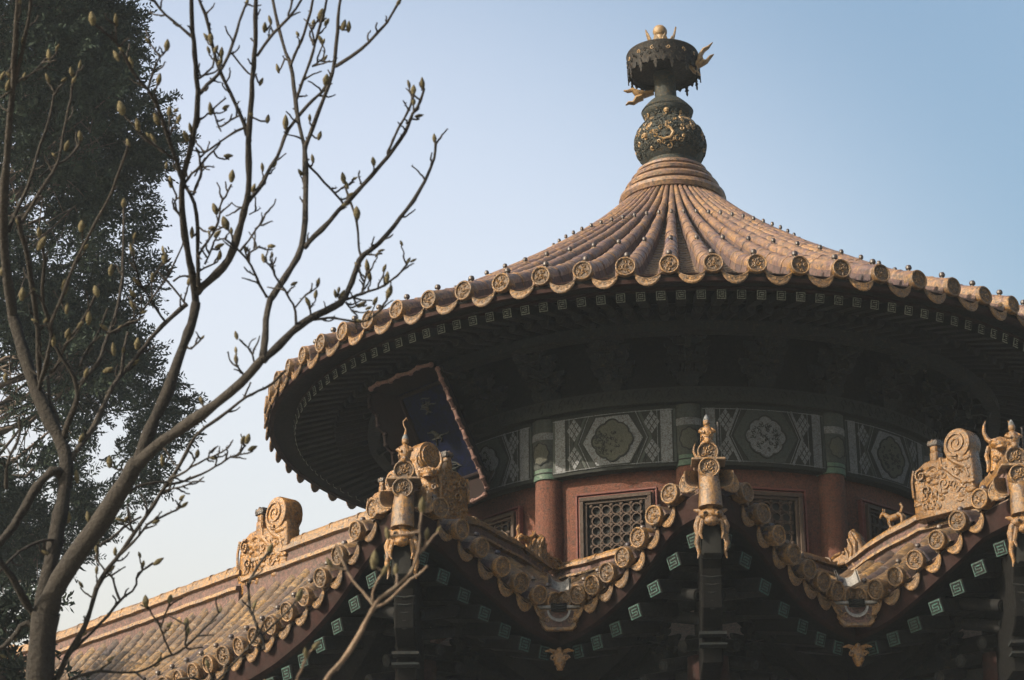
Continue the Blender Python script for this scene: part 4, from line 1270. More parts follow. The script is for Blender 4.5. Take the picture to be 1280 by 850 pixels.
# valley drain plates
def valley_mesh():
    b = MB()   # +X outward
    T_ = zrot(pi / 2)
    out = [(-.15, .06), (-.15, -.04), (-.135, -.055), (-.135, -.075), (-.10, -.11), (.10, -.11), (.135, -.075), (.135, -.055), (.15, -.04), (.15, .06)]
    b.prism(out, .05, 0, T_, .008)
    b.prism([(x * .8, z * .72 - .005) for x, z in out], .06, 1, T_, .004)
    b.box((.0, 0, .07), (.09, .33, .022), 2, None, .004)
    n = 12
    vs_ = []
    for x in (.05, -.55):
        for i in range(n + 1):
            a = pi + pi * i / n
            vs_.append((x, .075 * cos(a), .04 + .075 * sin(a) + (.05 - x) * .75))
            vs_.append((x, .090 * cos(a), .04 + .090 * sin(a) + (.05 - x) * .75))
    k = 2 * (n + 1)
    fs = [(2 * i, 2 * i + 2, k + 2 * i + 2, k + 2 * i) for i in range(n)] + [(2 * i + 1, 2 * i + 3, k + 2 * i + 3, k + 2 * i + 1) for i in range(n)] + [(2 * i, 2 * i + 1, 2 * i + 3, 2 * i + 2) for i in range(n)]
    b.add(vs_, fs, 2)
    for q in range(4):
        b.tube([(.05 - .0 * q, -.06, .04 + .016 * q), (.062, 0, .028 + .018 * q), (.05, .06, .04 + .016 * q)], .008, 6, 3)
    b.spiral((-.085, -.03), .025, 1.2, .006, -.034, 0, zrot(pi / 2)); b.spiral((.085, -.03), .025, 1.2, .006, -.034, 0, zrot(pi / 2), 0, -1)
    return b.mesh('drain_plate', [M_GOLD, M_MORTAR, M_STONE, M_BLACK], 40)
VPM = valley_mesh()
def bracket_ornament():
    b = MB()
    b.ball((0, 0, 0), .045, 10, 0, None, (1, 1.3, .9))
    for sg in (-1, 1):
        b.tube([(0, sg * .03, .02), (.01, sg * .07, .035), (0, sg * .11, .03)], [.02, .016, .005], 6)
        b.spiral((sg * .05, -.03), .025, 1.2, .009, -.03, 0, zrot(pi / 2))
    b.ball((.03, 0, .03), .025, 8)
    b.tube([(0, 0, -.02), (.01, 0, -.07), (0, 0, -.12)], [.05, .045, .02], 8)
    return b.mesh('beam_end_dragon', [M_ORN], 45)
BOM = bracket_ornament()
for sw in (0, 1):
    BB = (lambda x, y, z: B(y, x, z)) if sw else B
    put('drain_plate', VPM, low, frame_T(BB(a_ + .05, c_ + .05, -2.80), DG), 'chamfered yellow plate holding the pale stone drain spout in the roof valley')
    put('beam_end_dragon', BOM, low, frame_T(BB(a_ + .0, c_ + .0, -3.08), DG), 'small gilt dragon face under the valley drain')

# ------------------------------------------------------------------ the hanging name plaque (leans forward under the round eave)
def cam_ray(x, y): return (_F * 0 + Vector(m.col[2][:3]) * -1 + CR * ((x - 640) / FPX) + CU * ((425 - y) / FPX))
def on_plane(x, y, n, p0):
    d = cam_ray(x, y)
    return CAM + d * ((p0 - CAM).dot(n) / d.dot(n))
# plane: faces +EX and tips forward
tilt = rad(31)
pn = (EX * cos(tilt) - Vector((0, 0, 1)) * sin(tilt)).normalized()
pc = B(2.92, -.16, -.70)
plq = thing('name_plaque', 'blue hanging name plaque with a scalloped red brown frame, leaning out under the round eave', 'plaque')
yv = Vector((0, 0, 1)).cross(EX).normalized(); zv = pn.cross(yv).normalized()
if zv.z < 0: zv = -zv
PW, PHT = .50, .60            # half sizes of the blue field and frame
TP = Matrix((pn, yv, zv)).transposed().to_4x4(); TP.translation = pc
pb = MB(); pb.box((0, 0, 0), (.04, .64, .92), 0, TP, .004)
pb.build('panel', M_BLUE, plq, 30)
pf = MB()
def scallop(mb, p0, p1, nrm, n, depth, th_, lip=1):
    """a board between p0 and p1 whose outer edge is scalloped, flaring forwards"""
    ax = (p1 - p0)
    vs_ = []; N = n * 8
    for i in range(N + 1):
        t = i / N
        amp = .030 * abs(sin(pi * n * t)) 
        q = p0 + ax * t
        vs_.append(q); vs_.append(q + nrm * (depth + amp)); vs_.append(q + nrm * (depth + amp) + Vector((th_, 0, 0))); vs_.append(q + Vector((th_, 0, 0)))
    mb.add(vs_, [(i * 4 + c, i * 4 + (c + 1) % 4, (i + 1) * 4 + (c + 1) % 4, (i + 1) * 4 + c) for i in range(N) for c in range(4)] + [(0, 1, 2, 3), tuple(N * 4 + c for c in (3, 2, 1, 0))], 0, TP)
    mb.tube([vs_[i * 4 + 1] + Vector((th_ / 2, 0, 0)) for i in range(N + 1)], .017, 6, lip, TP)
    for i in range(0, N + 1, 4):
        mb.ball(vs_[i * 4 + 1] + Vector((th_ / 2, 0, 0)), .026, 8, lip, TP)
V = Vector
hw_, hh_ = .31, .45
scallop(pf, V((-.02, -hw_ - .1, hh_)), V((-.02, hw_ + .1, hh_)), V((.80, 0, .60)), 3, .26, .025)
scallop(pf, V((-.02, -hw_ - .1, -hh_)), V((-.02, hw_ + .1, -hh_)), V((.80, 0, -.60)), 3, .26, .025)
scallop(pf, V((-.02, hw_, -hh_ - .1)), V((-.02, hw_, hh_ + .1)), V((.80, .60, 0)), 6, .26, .025)
scallop(pf, V((-.02, -hw_, -hh_ - .1)), V((-.02, -hw_, hh_ + .1)), V((.80, -.60, 0)), 6, .26, .025, 0)  # left lip takes the shaded colour, as if no sun reached it
for sgy in (-1, 1):
    pf.tube([(.03, sgy * (hw_ - .02), -hh_), (.03, sgy * (hw_ - .02), hh_)], .018, 8, 0, TP)
for sgz in (-1, 1):
    pf.tube([(.03, -hw_, sgz * (hh_ - .02)), (.03, hw_, sgz * (hh_ - .02))], .018, 8, 0, TP)
pf.build('frame', [M_PFDARK, M_PFRAME], plq, 30)
gl = MB()
GR = random.Random(12)
for oz in (.28, 0.0, -.28):        # worn gilt characters, only their weathered strokes left to see
    gl = MB()
    for q in range(9):
        y0, z0 = GR.uniform(-.08, .08), GR.uniform(-.07, .07)
        an = GR.choice((0, 0, .25, -.3, 1.5, 1.2, 2.2, .8)) + GR.uniform(-.12, .12); ln = GR.uniform(.07, .15)
        pts = [(.026, y0 + ln * (t - .5) * cos(an) + .012 * sin(t * 5), z0 + oz + ln * (t - .5) * sin(an) + .010 * cos(t * 4)) for t in (0, .25, .5, .75, 1)]
        gl.tube(pts, [.012, .008, .010, .011, .003], 6, 0, TP, True, .6)
    gl.build('gold_character', M_BRONZE, plq, 30)

# ------------------------------------------------------------------ ground
g = MB()
g.add([(-270, -210, 0), (270, -210, 0), (270, 330, 0), (-270, 330, 0)], [(0, 1, 2, 3)])
go = g.build('ground', M_GROUND, None, 0)
go['kind'] = 'structure'; go['label'] = 'grey stone paving of the courtyard'; go['category'] = 'ground'

hz = MB()
hz.box((0, 60, 10.5), (560, 560, 23))  # haze volume added to raise the black level of the dark undersides
hz_o = hz.build('haze', M_HAZE, None, 0)
hz_o['kind'] = 'stuff'; hz_o['label'] = 'thin pale haze added to lift the dark tones'; hz_o['category'] = 'haze'
# ------------------------------------------------------------------ bare magnolia in front, out of focus
def px_point(x, y, depth):
    d = cam_ray(x, y)
    return CAM + d * depth
def chaikin(P, n=1):
    for _ in range(n):
        Q = [P[0]]
        for a, b in zip(P, P[1:]):
            Q += [tuple(a[i] * .75 + b[i] * .25 for i in range(len(a))), tuple(a[i] * .25 + b[i] * .75 for i in range(len(a)))]
        Q.append(P[-1]); P = Q
    return P
class Tree:
    def __init__(s, d0, seed):
        s.d0 = d0; s.R = random.Random(seed); s.nodes = []; s.items = []
    def branch(s, pts, r0, r1, slope=None):
        """pts in photo pixels, radii in pixels; depth starts at the parent's depth and drifts"""
        x0, y0 = pts[0]
        if s.nodes:
            q = min(s.nodes, key=lambda n: (n[0] - x0) ** 2 + (n[1] - y0) ** 2)
            dep = q[2] if (q[0] - x0) ** 2 + (q[1] - y0) ** 2 < 400 else s.d0 + s.R.uniform(-.4, .4)
        else: dep = s.d0
        k = slope if slope is not None else s.R.uniform(-.0022, .0022)
        P = []
        L = 0
        tot = sum(math.dist(a, b) for a, b in zip(pts, pts[1:]))
        for i, (x, y) in enumerate(pts):
            if i: L += math.dist(pts[i - 1], pts[i])
            P.append((x, y, dep + k * L, r0 + (r1 - r0) * L / max(tot, 1)))
        P = chaikin(P, 1)
        # growth nodes: slight swellings and kinks
        out = []
        for i, (x, y, d, r) in enumerate(P):
            j = .35 * min(1.2, r)
            out.append((x + s.R.uniform(-j, j) * 1.4, y + s.R.uniform(-j, j) * 1.4, d, (.88 if r < 4 else .80) * r * s.R.uniform(.88, 1.2)))
        # densify for the node lookup
        for a, b in zip(out, out[1:]):
            n = max(1, int(math.dist(a[:2], b[:2]) / 6))
            for q in range(n):
                s.nodes.append(tuple(a[i] + (b[i] - a[i]) * q / n for i in range(3)))
        s.nodes.append(out[-1][:3])
        s.items.append(out)
    def emit(s, mb, it):
        path = [px_point(x, y, d) for x, y, d, r in it]
        rads = [r * d / FPX for x, y, d, r in it]
        mb.tube(path, rads, 10 if it[0][3] > 5 else 7)
        return path

MT = Tree(6.8, 3)
TRUNK = [(44, 980), (48, 900), (50, 850), (53, 800), (58, 765)]
MT.branch(TRUNK, 20, 19, 0)
MT.branch([(58, 765), (68, 735), (97, 691), (123, 656), (153, 609), (172, 575)], 17, 11.5, -.0005)
MT.branch([(172, 575), (191, 529), (207, 496), (220, 460), (233, 421), (241, 400), (245, 378)], 10, 6.5, .001)
MT.branch([(245, 378), (240, 340), (236, 324), (230, 285), (227, 252), (228, 222), (239, 186), (245, 155), (248, 122), (245, 88), (243, 60), (240, 31), (239, -30)], 5.8, 3.0)
MT.branch([(172, 580), (194, 558), (228, 535), (261, 511), (295, 485), (318, 460), (329, 447)], 9.5, 7, -.001)
MT.branch([(329, 449), (331, 430), (332, 407), (335, 379), (345, 364), (360, 342), (376, 315), (381, 285), (382, 247), (382, 207), (381, 183)], 6, 3.6)
MT.branch([(381, 183), (372, 145), (369, 116), (364, 83), (355, 60), (347, 28), (338, -15)], 3.2, 2.2)
MT.branch([(382, 183), (394, 150), (407, 116), (418, 85), (421, 47), (423, 16), (428, -15)], 3.2, 2.2)
MT.branch([(419, 83), (445, 67), (466, 48), (489, 21), (499, 0)], 2.6, 1.7)
MT.branch([(380, 311), (388, 300), (407, 283), (429, 256), (438, 249), (458, 226), (482, 200), (497, 180), (510, 160), (514, 145), (520, 137), (528, 122), (530, 110)], 4, 1.9)
MT.branch([(484, 194), (490, 178), (495, 166), (509, 142), (514, 128), (517, 118)], 2, 1.6)
MT.branch([(329, 450), (336, 444), (352, 428), (370, 411), (388, 397), (412, 386), (430, 376), (438, 358), (445, 337), (451, 321), (469, 309), (489, 288), (505, 267), (520, 247), (536, 218), (545, 191), (544, 176)], 6.5, 1.8)
MT.branch([(451, 320), (449, 311), (447, 285), (441, 260), (432, 234)], 1.9, 1.5)
MT.branch([(383, 204), (401, 223), (418, 241), (429, 254)], 1.8, 1.6)
MT.branch([(418, 241), (425, 237), (432, 231)], 1.4, 1.2)
MT.branch([(432, 375), (443, 370), (456, 366), (476, 360), (494, 347), (503, 337), (510, 328)], 2.2, 1.4)
MT.branch([(453, 366), (455, 355), (458, 345), (459, 336)], 1.6, 1.4)
MT.branch([(432, 377), (438, 386), (448, 381), (453, 380)], 1.6, 1.4)
MT.branch([(438, 386), (448, 396), (446, 400)], 1.3, 1.0)
MT.branch([(388, 400), (407, 398), (420, 397), (438, 402), (456, 403), (471, 392), (482, 378), (486, 368)], 1.9, 1.3)
MT.branch([(413, 385), (424, 375), (426, 370)], 1.4, 1.2)
MT.branch([(370, 409), (369, 384), (360, 371), (355, 360), (345, 347), (340, 334), (331, 326)], 1.9, 1.3)
MT.branch([(369, 384), (381, 370), (386, 366), (396, 360), (398, 355)], 1.5, 1.2)
MT.branch([(389, 395), (388, 386), (387, 380)], 1.8, .9)
MT.branch([(407, 387), (406, 380), (404, 376)], 1.2, .6)
MT.branch([(334, 372), (322, 350), (311, 327), (300, 314), (290, 306), (280, 298)], 2, 1.4)
MT.branch([(311, 327), (312, 316), (319, 312), (325, 307)], 1.5, 1.0)
MT.branch([(245, 366), (254, 357), (267, 347), (283, 329), (293, 309), (300, 285), (306, 262), (310, 247), (311, 215), (311, 168), (314, 129), (316, 91), (319, 62), (319, 34), (321, -15)], 6.4, 2.6)
MT.branch([(311, 252), (327, 231), (336, 214), (350, 189), (358, 166), (373, 145), (389, 127), (400, 117), (407, 109), (415, 92)], 3.2, 2)
MT.branch([(321, 70), (333, 52), (345, 39), (366, 16), (382, -8)], 2.2, 1.6)
MT.branch([(360, 20), (364, 8), (368, -8)], 1.7, 1.4)
MT.branch([(363, 83), (370, 65), (379, 47), (386, 23), (394, -12)], 2.0, 1.6)
MT.branch([(371, 124), (374, 112), (381, 96), (390, 70), (395, 49), (404, 21), (411, -12)], 2.2, 1.6)
MT.branch([(390, 84), (399, 76), (405, 73)], 1.4, 1.2)
MT.branch([(392, 56), (386, 42), (390, 38), (396, 28), (401, 20)], 1.6, 1.2)
MT.branch([(309, 170), (304, 150), (291, 122), (278, 98), (267, 67), (260, 28), (248, -5)], 3.2, 2.2)
MT.branch([(249, 118), (262, 103), (275, 91), (289, 62), (298, 31), (305, 12), (309, 3)], 2.6, 1.8)
MT.branch([(290, 66), (304, 85), (313, 93)], 1.5, 1.3)
MT.branch([(249, 98), (258, 91), (267, 83)], 1.6, 1.2)
MT.branch([(240, 46), (218, 28), (203, 16), (190, -2)], 2.3, 1.8)
MT.branch([(249, 150), (258, 144), (265, 138), (275, 128), (283, 122)], 1.6, 1.2)
MT.branch([(267, 138), (270, 150), (274, 160), (286, 152), (298, 145)], 1.4, 1.4)
MT.branch([(307, 159), (291, 166), (270, 181), (252, 193), (244, 184)], 1.9, 1.2)
MT.branch([(276, 178), (270, 186), (257, 197), (243, 220)], 1.5, 1.3)
MT.branch([(229, 232), (237, 220), (248, 210), (257, 198)], 2.0, 1.6)
MT.branch([(230, 230), (241, 247), (247, 275), (247, 304), (248, 342), (249, 358)], 2.6, 3.0)
MT.branch([(241, 244), (246, 230), (252, 218), (250, 200), (248, 188)], 2.3, 1.7)
MT.branch([(248, 320), (256, 306), (265, 294), (275, 272), (276, 252), (284, 243), (289, 230)], 1.8, 1.3)
MT.branch([(256, 330), (261, 320), (265, 309), (267, 301), (273, 294)], 1.5, 1.2)
MT.branch([(248, 340), (258, 333), (270, 329), (275, 321)], 1.4, 1.2)
MT.branch([(292, 296), (284, 286), (280, 280)], 1.4, 1.3)
MT.branch([(300, 314), (314, 296), (322, 284), (329, 275), (333, 266)], 1.7, 1.2)
MT.branch([(311, 255), (298, 260), (289, 254)], 1.3, .9)
MT.branch([(311, 268), (322, 263), (326, 260)], 1.2, .8)
MT.branch([(228, 224), (217, 191), (207, 160), (191, 119), (166, 91), (155, 70), (147, 54), (134, 42), (122, 34), (117, 28)], 3.6, 1.7)
MT.branch([(186, 110), (190, 92), (199, 72), (206, 66), (208, 60)], 1.8, 1.4)
MT.branch([(199, 71), (192, 60), (185, 52)], 1.3, 1.1)
MT.branch([(192, 118), (196, 107), (199, 100)], 1.3, 1.2)
MT.branch([(146, 52), (145, 38), (144, 28)], 1.3, 1.2)
MT.branch([(212, 170), (218, 158), (223, 149)], 1.4, 1.2)
MT.branch([(211, 168), (212, 152), (212, 140)], 1.2, 1.1)
MT.branch([(219, 200), (207, 191), (186, 176), (175, 163)], 1.9, 1.5)
MT.branch([(242, 180), (235, 174), (233, 172)], 1.2, 1.0)
MT.branch([(226, 270), (215, 258), (221, 247), (217, 234), (214, 228)], 1.6, 1.3)
MT.branch([(16, 395), (28, 434), (39, 472), (52, 504), (67, 535), (80, 562), (84, 582), (80, 620), (74, 650), (66, 690), (56, 735), (50, 770)][::-1], 13, 8.5, .0012)
MT.branch([(16, 396), (10, 355), (5, 303), (4, 252), (7, 215), (12, 155), (16, 111), (18, 65), (22, 13), (23, -15)], 8, 3.4)
MT.branch([(17, 110), (24, 84), (30, 55), (35, 30), (40, -12)], 3, 2.6)
MT.branch([(10, 290), (16, 275), (39, 223), (49, 186), (60, 155), (67, 122), (68, 112)], 2.8, 1.6)
MT.branch([(22, 285), (34, 267), (49, 241), (62, 223), (75, 197), (80, 160), (88, 129), (91, 104)], 2.6, 1.6)
MT.branch([(91, 106), (97, 92), (100, 82)], 1.4, 1.2)
MT.branch([(49, 222), (66, 208), (85, 199), (95, 186), (104, 171)], 2.0, 1.5)
MT.branch([(15, 108), (23, 101), (40, 92), (52, 80), (59, 72)], 1.7, 1.3)
MT.branch([(16, 112), (5, 120), (-8, 126)], 1.6, 1.4)
MT.branch([(16, 80), (10, 90), (4, 96)], 1.4, 1.3)
MT.branch([(50, 480), (48, 439), (47, 407), (41, 360), (34, 316), (25, 285), (23, 270)], 4.2, 3.2)
MT.branch([(48, 492), (52, 472), (60, 447), (65, 415), (62, 405), (52, 371), (56, 329), (53, 308)], 3.2, 2.0)
MT.branch([(62, 466), (70, 460), (80, 436), (85, 425), (103, 403), (114, 380), (120, 368)], 2.4, 1.6)
MT.branch([(80, 548), (85, 529), (96, 503), (97, 488), (91, 467), (78, 449), (68, 432)], 5, 2)
MT.branch([(75, 540), (70, 515), (62, 503), (60, 470)], 3.0, 2.2)
MT.branch([(98, 484), (111, 467), (124, 452), (132, 428), (137, 415), (145, 391), (153, 355), (154, 316), (154, 278), (155, 258)], 3.2, 1.6)
MT.branch([(100, 458), (104, 445), (110, 436), (118, 425), (128, 405), (135, 385)], 2, 1.4)
MT.branch([(96, 563), (114, 540), (129, 509), (138, 488), (150, 470), (153, 460), (155, 439), (160, 415)], 4.5, 2.0)
MT.branch([(88, 575), (96, 563), (104, 552)], 5, 4)
MT.branch([(150, 470), (166, 452), (178, 437), (191, 420), (207, 402), (233, 380)], 3.0, 3.2)
MT.branch([(62, 410), (70, 388), (78, 372), (85, 350), (98, 319), (114, 288), (137, 247), (149, 215), (158, 190), (160, 182)], 2.6, 1.7)
MT.branch([(137, 416), (150, 410), (162, 402), (186, 380), (207, 350), (222, 322), (229, 303)], 1.8, 1.2)
MT.branch([(207, 403), (200, 392), (186, 370), (176, 355), (168, 330), (165, 315)], 1.8, 1.4)
MT.branch([(232, 380), (222, 366), (210, 353), (196, 338)], 1.6, 1.4)
MT.branch([(180, 362), (190, 350), (200, 334), (206, 325)], 1.4, 1.2)
MT.branch([(216, 352), (226, 344), (236, 346), (246, 342)], 1.4, 1.2)
MT.branch([(174, 400), (178, 383), (176, 368)], 1.4, 1.2)
MT.branch([(80, 600), (70, 585), (52, 600), (44, 612), (29, 638), (12, 665), (-12, 690)], 7, 6)
MT.branch([(8, 610), (8, 576), (26, 545), (24, 520)], 2.6, 1.8)
MT.branch([(40, 765), (32, 753), (18, 726), (4, 705), (-14, 690)], 6, 4.5)
MT.branch([(44, 785), (29, 778), (18, 796), (0, 812), (-14, 815)], 4, 3)
MT.branch([(82, 676), (60, 675), (44, 678), (18, 694), (-6, 722)], 2.4, 1.8)
MT.branch([(232, 428), (236, 438), (247, 428), (252, 423)], 1.6, 1.3)
MT.branch([(319, 455), (314, 440), (308, 433), (299, 424)], 1.6, 1.3)
MT.branch([(311, 434), (313, 426), (320, 423)], 1.1, .8)
MT.branch([(306, 470), (299, 462), (295, 453)], 1.5, 1.3)
MT.branch([(255, 512), (255, 506)], 1.2, .6)
MT.branch([(245, 520), (245, 513)], 1.2, .6)
# drooping twigs right of the trunk, from a low shoot
MT.branch([(46, 920), (60, 870), (71, 850), (88, 812), (105, 785), (112, 768), (118, 741), (129, 718), (148, 695), (165, 671), (188, 638), (205, 610), (221, 590), (235, 560), (248, 540), (279, 519), (305, 498), (318, 491), (336, 483), (350, 470), (357, 462)], 4.2, 1.8, .0002)
MT.branch([(305, 498), (311, 484), (314, 478)], 1.6, 1.3)
MT.branch([(205, 608), (220, 604), (235, 600), (256, 590), (274, 581), (285, 573), (298, 568), (307, 556)], 1.9, 1.4)
MT.branch([(212, 598), (228, 592), (243, 581), (264, 571), (276, 566), (287, 558)], 1.7, 1.1)
MT.branch([(205, 615), (215, 611), (233, 607), (244, 601), (256, 602)], 1.6, 1.0)
MT.branch([(236, 586), (242, 577), (246, 570)], 1.3, 1.1)
MT.branch([(226, 588), (214, 575), (206, 560)], 1.3, 1.0)
MT.branch([(260, 573), (262, 564), (270, 559)], 1.2, .8)
MT.branch([(157, 618), (175, 606), (200, 602), (210, 603)], 2.0, 1.6)
MT.branch([(150, 694), (171, 673), (182, 658), (193, 650), (206, 644), (218, 639), (228, 632)], 1.9, 1.5)
MT.branch([(88, 816), (110, 795), (129, 776), (150, 750), (171, 735), (171, 718), (180, 711), (191, 704)], 2.2, 1.5)
MT.branch([(150, 750), (143, 732), (141, 722), (133, 716)], 1.8, 1.6)
MT.branch([(139, 720), (148, 714), (157, 708)], 1.3, .9)
MT.branch([(133, 716), (125, 705), (118, 696)], 1.7, 1.2)
MT.branch([(168, 668), (160, 650), (160, 630)], 2, 1.4)
MT.branch([(184, 640), (183, 628), (176, 618)], 1.5, 1.1)
MT.branch([(125, 682), (141, 672), (160, 655), (176, 646)], 2.2, 1.5)
# twigs across the left roof
MT.branch([(70, 860), (110, 838), (165, 842), (188, 835), (205, 822), (220, 818), (235, 806), (250, 791), (265, 776), (276, 763)], 2.2, 1.3, .0003)
MT.branch([(215, 819), (206, 800), (203, 791), (197, 775)], 1.6, 1.2)
MT.branch([(232, 806), (232, 790), (233, 778)], 1.3, 1.1)
MT.branch([(200, 785), (208, 765), (213, 750)], 1.3, 1.1)
MT.branch([(196, 776), (188, 765), (182, 752)], 1.3, 1.1)
MT.branch([(200, 860), (232, 845), (262, 855), (274, 848), (300, 820), (322, 796), (331, 775)], 2, 1.4)
MT.branch([(330, 812), (328, 796), (318, 775), (311, 758), (311, 728), (320, 710), (338, 688)], 2.4, 1.6)
MT.branch([(328, 794), (345, 778), (363, 761), (374, 745)], 1.6, 1.3)
MT.branch([(311, 760), (305, 753), (302, 750)], 1.2, .9)

BUDS_X = []
for it in list(MT.items[1:]):
    for a, b2 in zip(it[1:], it[2:]):
        if .9 < a[3] < 3.6 and MT.R.random() < .42:
            ang = atan2(-(b2[1] - a[1]), b2[0] - a[0]) + MT.R.choice((-1, 1)) * MT.R.uniform(.5, 1.2)
            L_ = MT.R.uniform(7, 26)
            pts = [(a[0], a[1])]
            for q in range(3):
                ang += MT.R.uniform(-.5, .5) + (pi / 2 - ang) * .18
                pts.append((pts[-1][0] + L_ / 3 * cos(ang), pts[-1][1] - L_ / 3 * sin(ang)))
            if pts[-1][0] > 560 or (pts[-1][0] > 330 and pts[-1][1] > 440): continue
            MT.branch(pts, 1.5, .9)
            if MT.R.random() < .30: BUDS_X.append((pts[-1][0], pts[-1][1] - 4, math.degrees(ang), MT.R.uniform(8, 13)))

mag = thing('magnolia_tree', 'tall bare magnolia with furry buds, its trunk at the lower left before the evergreen', 'tree',
            (px_point(44, 980, 6.8).x, px_point(44, 980, 6.8).y, 0))
minv = Matrix.Translation(-mag.location)
tb = MB()
it0 = MT.items[0]
p_ = [px_point(x, y, d) for x, y, d, r in it0]
g0 = Vector((mag.location.x - .06, mag.location.y + .05, -.05))
path = [g0, g0.lerp(p_[0], .33) + Vector((.04, 0, 0)), g0.lerp(p_[0], .66) + Vector((.02, .02, 0))] + p_
tb.tube([minv @ q for q in path], [.075, .058, .050] + [r * d / FPX for x, y, d, r in it0], 14)
tr_o = tb.build('trunk', M_BARK, mag, 60)
for it in MT.items[1:]:
    b = MB()
    pth = [minv @ px_point(x, y, d) for x, y, d, r in it]
    rads = [r * d / FPX for x, y, d, r in it]
    b.tube(pth, rads, 12 if it[0][3] > 5 else 7)
    # bud scars
    for i in range(1, len(pth) - 1):
        if MT.R.random() < .30 and it[i][3] < 4:
            dv = Vector((MT.R.uniform(-1, 1), MT.R.uniform(-1, 1), MT.R.uniform(0, 1))).normalized()
            b.tube([pth[i], pth[i] + dv * (rads[i] + .006)], [rads[i] * .7, rads[i] * .25], 5)
    nm = 'limb' if it[0][3] > 5 else 'branch' if it[0][3] > 2.5 else 'twig'
    b.build(nm, M_BARK, mag, 60)
# buds: x, y, direction angle (degrees, 90 = up), length in px
BUDS = [(115, 21, 100, 20), (145, 24, 92, 16), (184, 50, 125, 10), (209, 55, 82, 16), (199, 98, 80, 16), (212, 137, 88, 16), (224, 147, 75, 14), (172, 155, 100, 16), (151, 133, 105, 20), (195, 148, 110, 16),
        (145, 69, 120, 16), (163, 78, 100, 16), (232, 169, 115, 14), (238, 160, 100, 14), (263, 135, 95, 16), (263, 46, 100, 16), (277, 64, 85, 16), (213, 226, 95, 16), (160, 178, 110, 12), (155, 252, 85, 14), (89, 88, 100, 14), (93, 99, 60, 11), (100, 80, 80, 11),
        (84, 181, 70, 15), (100, 168, 95, 14), (61, 68, 95, 16), (31, 94, 80, 12), (10, 106, 75, 14), (3, 94, 60, 12), (53, 303, 60, 20), (28, 366, 85, 18), (81, 358, 85, 18), (84, 384, 85, 16), (120, 363, 110, 16),
        (111, 397, 80, 16), (3, 337, 80, 14), (85, 415, 70, 14), (67, 425, 85, 16), (136, 462, 25, 14), (142, 436, 95, 16), (172, 428, 85, 16), (137, 576, 92, 16), (96, 594, 95, 18), (7, 470, 92, 14),
        (49, 289, 85, 14), (102, 281, 85, 16), (139, 337, 80, 14), (165, 312, 105, 16), (206, 321, 90, 15), (268, 259, 110, 18), (290, 219, 85, 16), (281, 277, 110, 20), (273, 291, 45, 14), (275, 317, 85, 14), (240, 290, 90, 14),
        (329, 322, 105, 12), (398, 352, 75, 14), (429, 222, 100, 14), (433, 230, 110, 12), (446, 265, 95, 18), (459, 332, 95, 18), (484, 345, 85, 16), (511, 325, 60, 9), (419, 366, 100, 12), (427, 370, 60, 10), (453, 380, 30, 14), (487, 364, 70, 16),
        (528, 103, 95, 16), (517, 111, 88, 13), (543, 172, 95, 12), (499, 2, 60, 12), (430, 30, 75, 16), (436, 32, 85, 15), (402, 17, 80, 18), (407, 72, 60, 9), (309, 2, 70, 10), (347, 85, 105, 12), (357, 152, 88, 18), (400, 168, 75, 14),
        (335, 147, 80, 13), (313, 140, 100, 14), (331, 33, 85, 14), (327, 101, 65, 12), (408, 98, 80, 16), (295, 418, 105, 12), (295, 448, 95, 13), (254, 421, 50, 8), (310, 547, 75, 15), (247, 566, 80, 12), (232, 630, 40, 13), (199, 701, 35, 16),
        (85, 645, 85, 16), (110, 645, 100, 14), (144, 688, 85, 12), (182, 750, 95, 16), (213, 747, 75, 14), (233, 776, 90, 13), (338, 686, 70, 16), (375, 742, 70, 18), (276, 762, 60, 9), (203, 575, 95, 14)]
bud_mb = MB()
bud_mb.lathe([(.0001, 0), (.18, .06), (.30, .22), (.33, .40), (.27, .62), (.15, .85), (.03, .98), (.0001, 1.0)], 10)
bud_mb.lathe([(.12, -.12), (.19, -.02), (.26, .10), (.22, .16)], 10)
BUDM = bud_mb.mesh('bud', M_BUD, 60)
for (x, y, an, ln) in BUDS + BUDS_X:
    q = min(MT.nodes, key=lambda n: (n[0] - x) ** 2 + (n[1] - y) ** 2)
    d = q[2]
    L = ln * .92 * d / FPX
    dv = (CR * cos(rad(an)) + CU * sin(rad(an)) + _F * MT.R.uniform(-.3, .3)).normalized()
    ctr = px_point(x, y, d)
    root = ctr - dv * L * .5
    qp = px_point(*q)
    if (qp - root).length > .012 and (qp - root).length < .20:      # a short stalk ties the bud to its twig
        st = MB(); st.tube([minv @ qp, minv @ (qp.lerp(root, .6) + Vector((0, 0, -.004))), minv @ (root + dv * L * .1)], [.0032, .0030, .0036], 6)
        st.build('twig', M_BARK, mag, 60)
    rot = dv.to_track_quat('Z', 'Y').to_matrix().to_4x4()
    put('bud', BUDM, mag, minv @ Matrix.Translation(root) @ rot @ Matrix.Diagonal((L * .82 * MT.R.uniform(.75, 1.15), L * .82 * MT.R.uniform(.75, 1.1), L * MT.R.uniform(.85, 1.1), 1)))

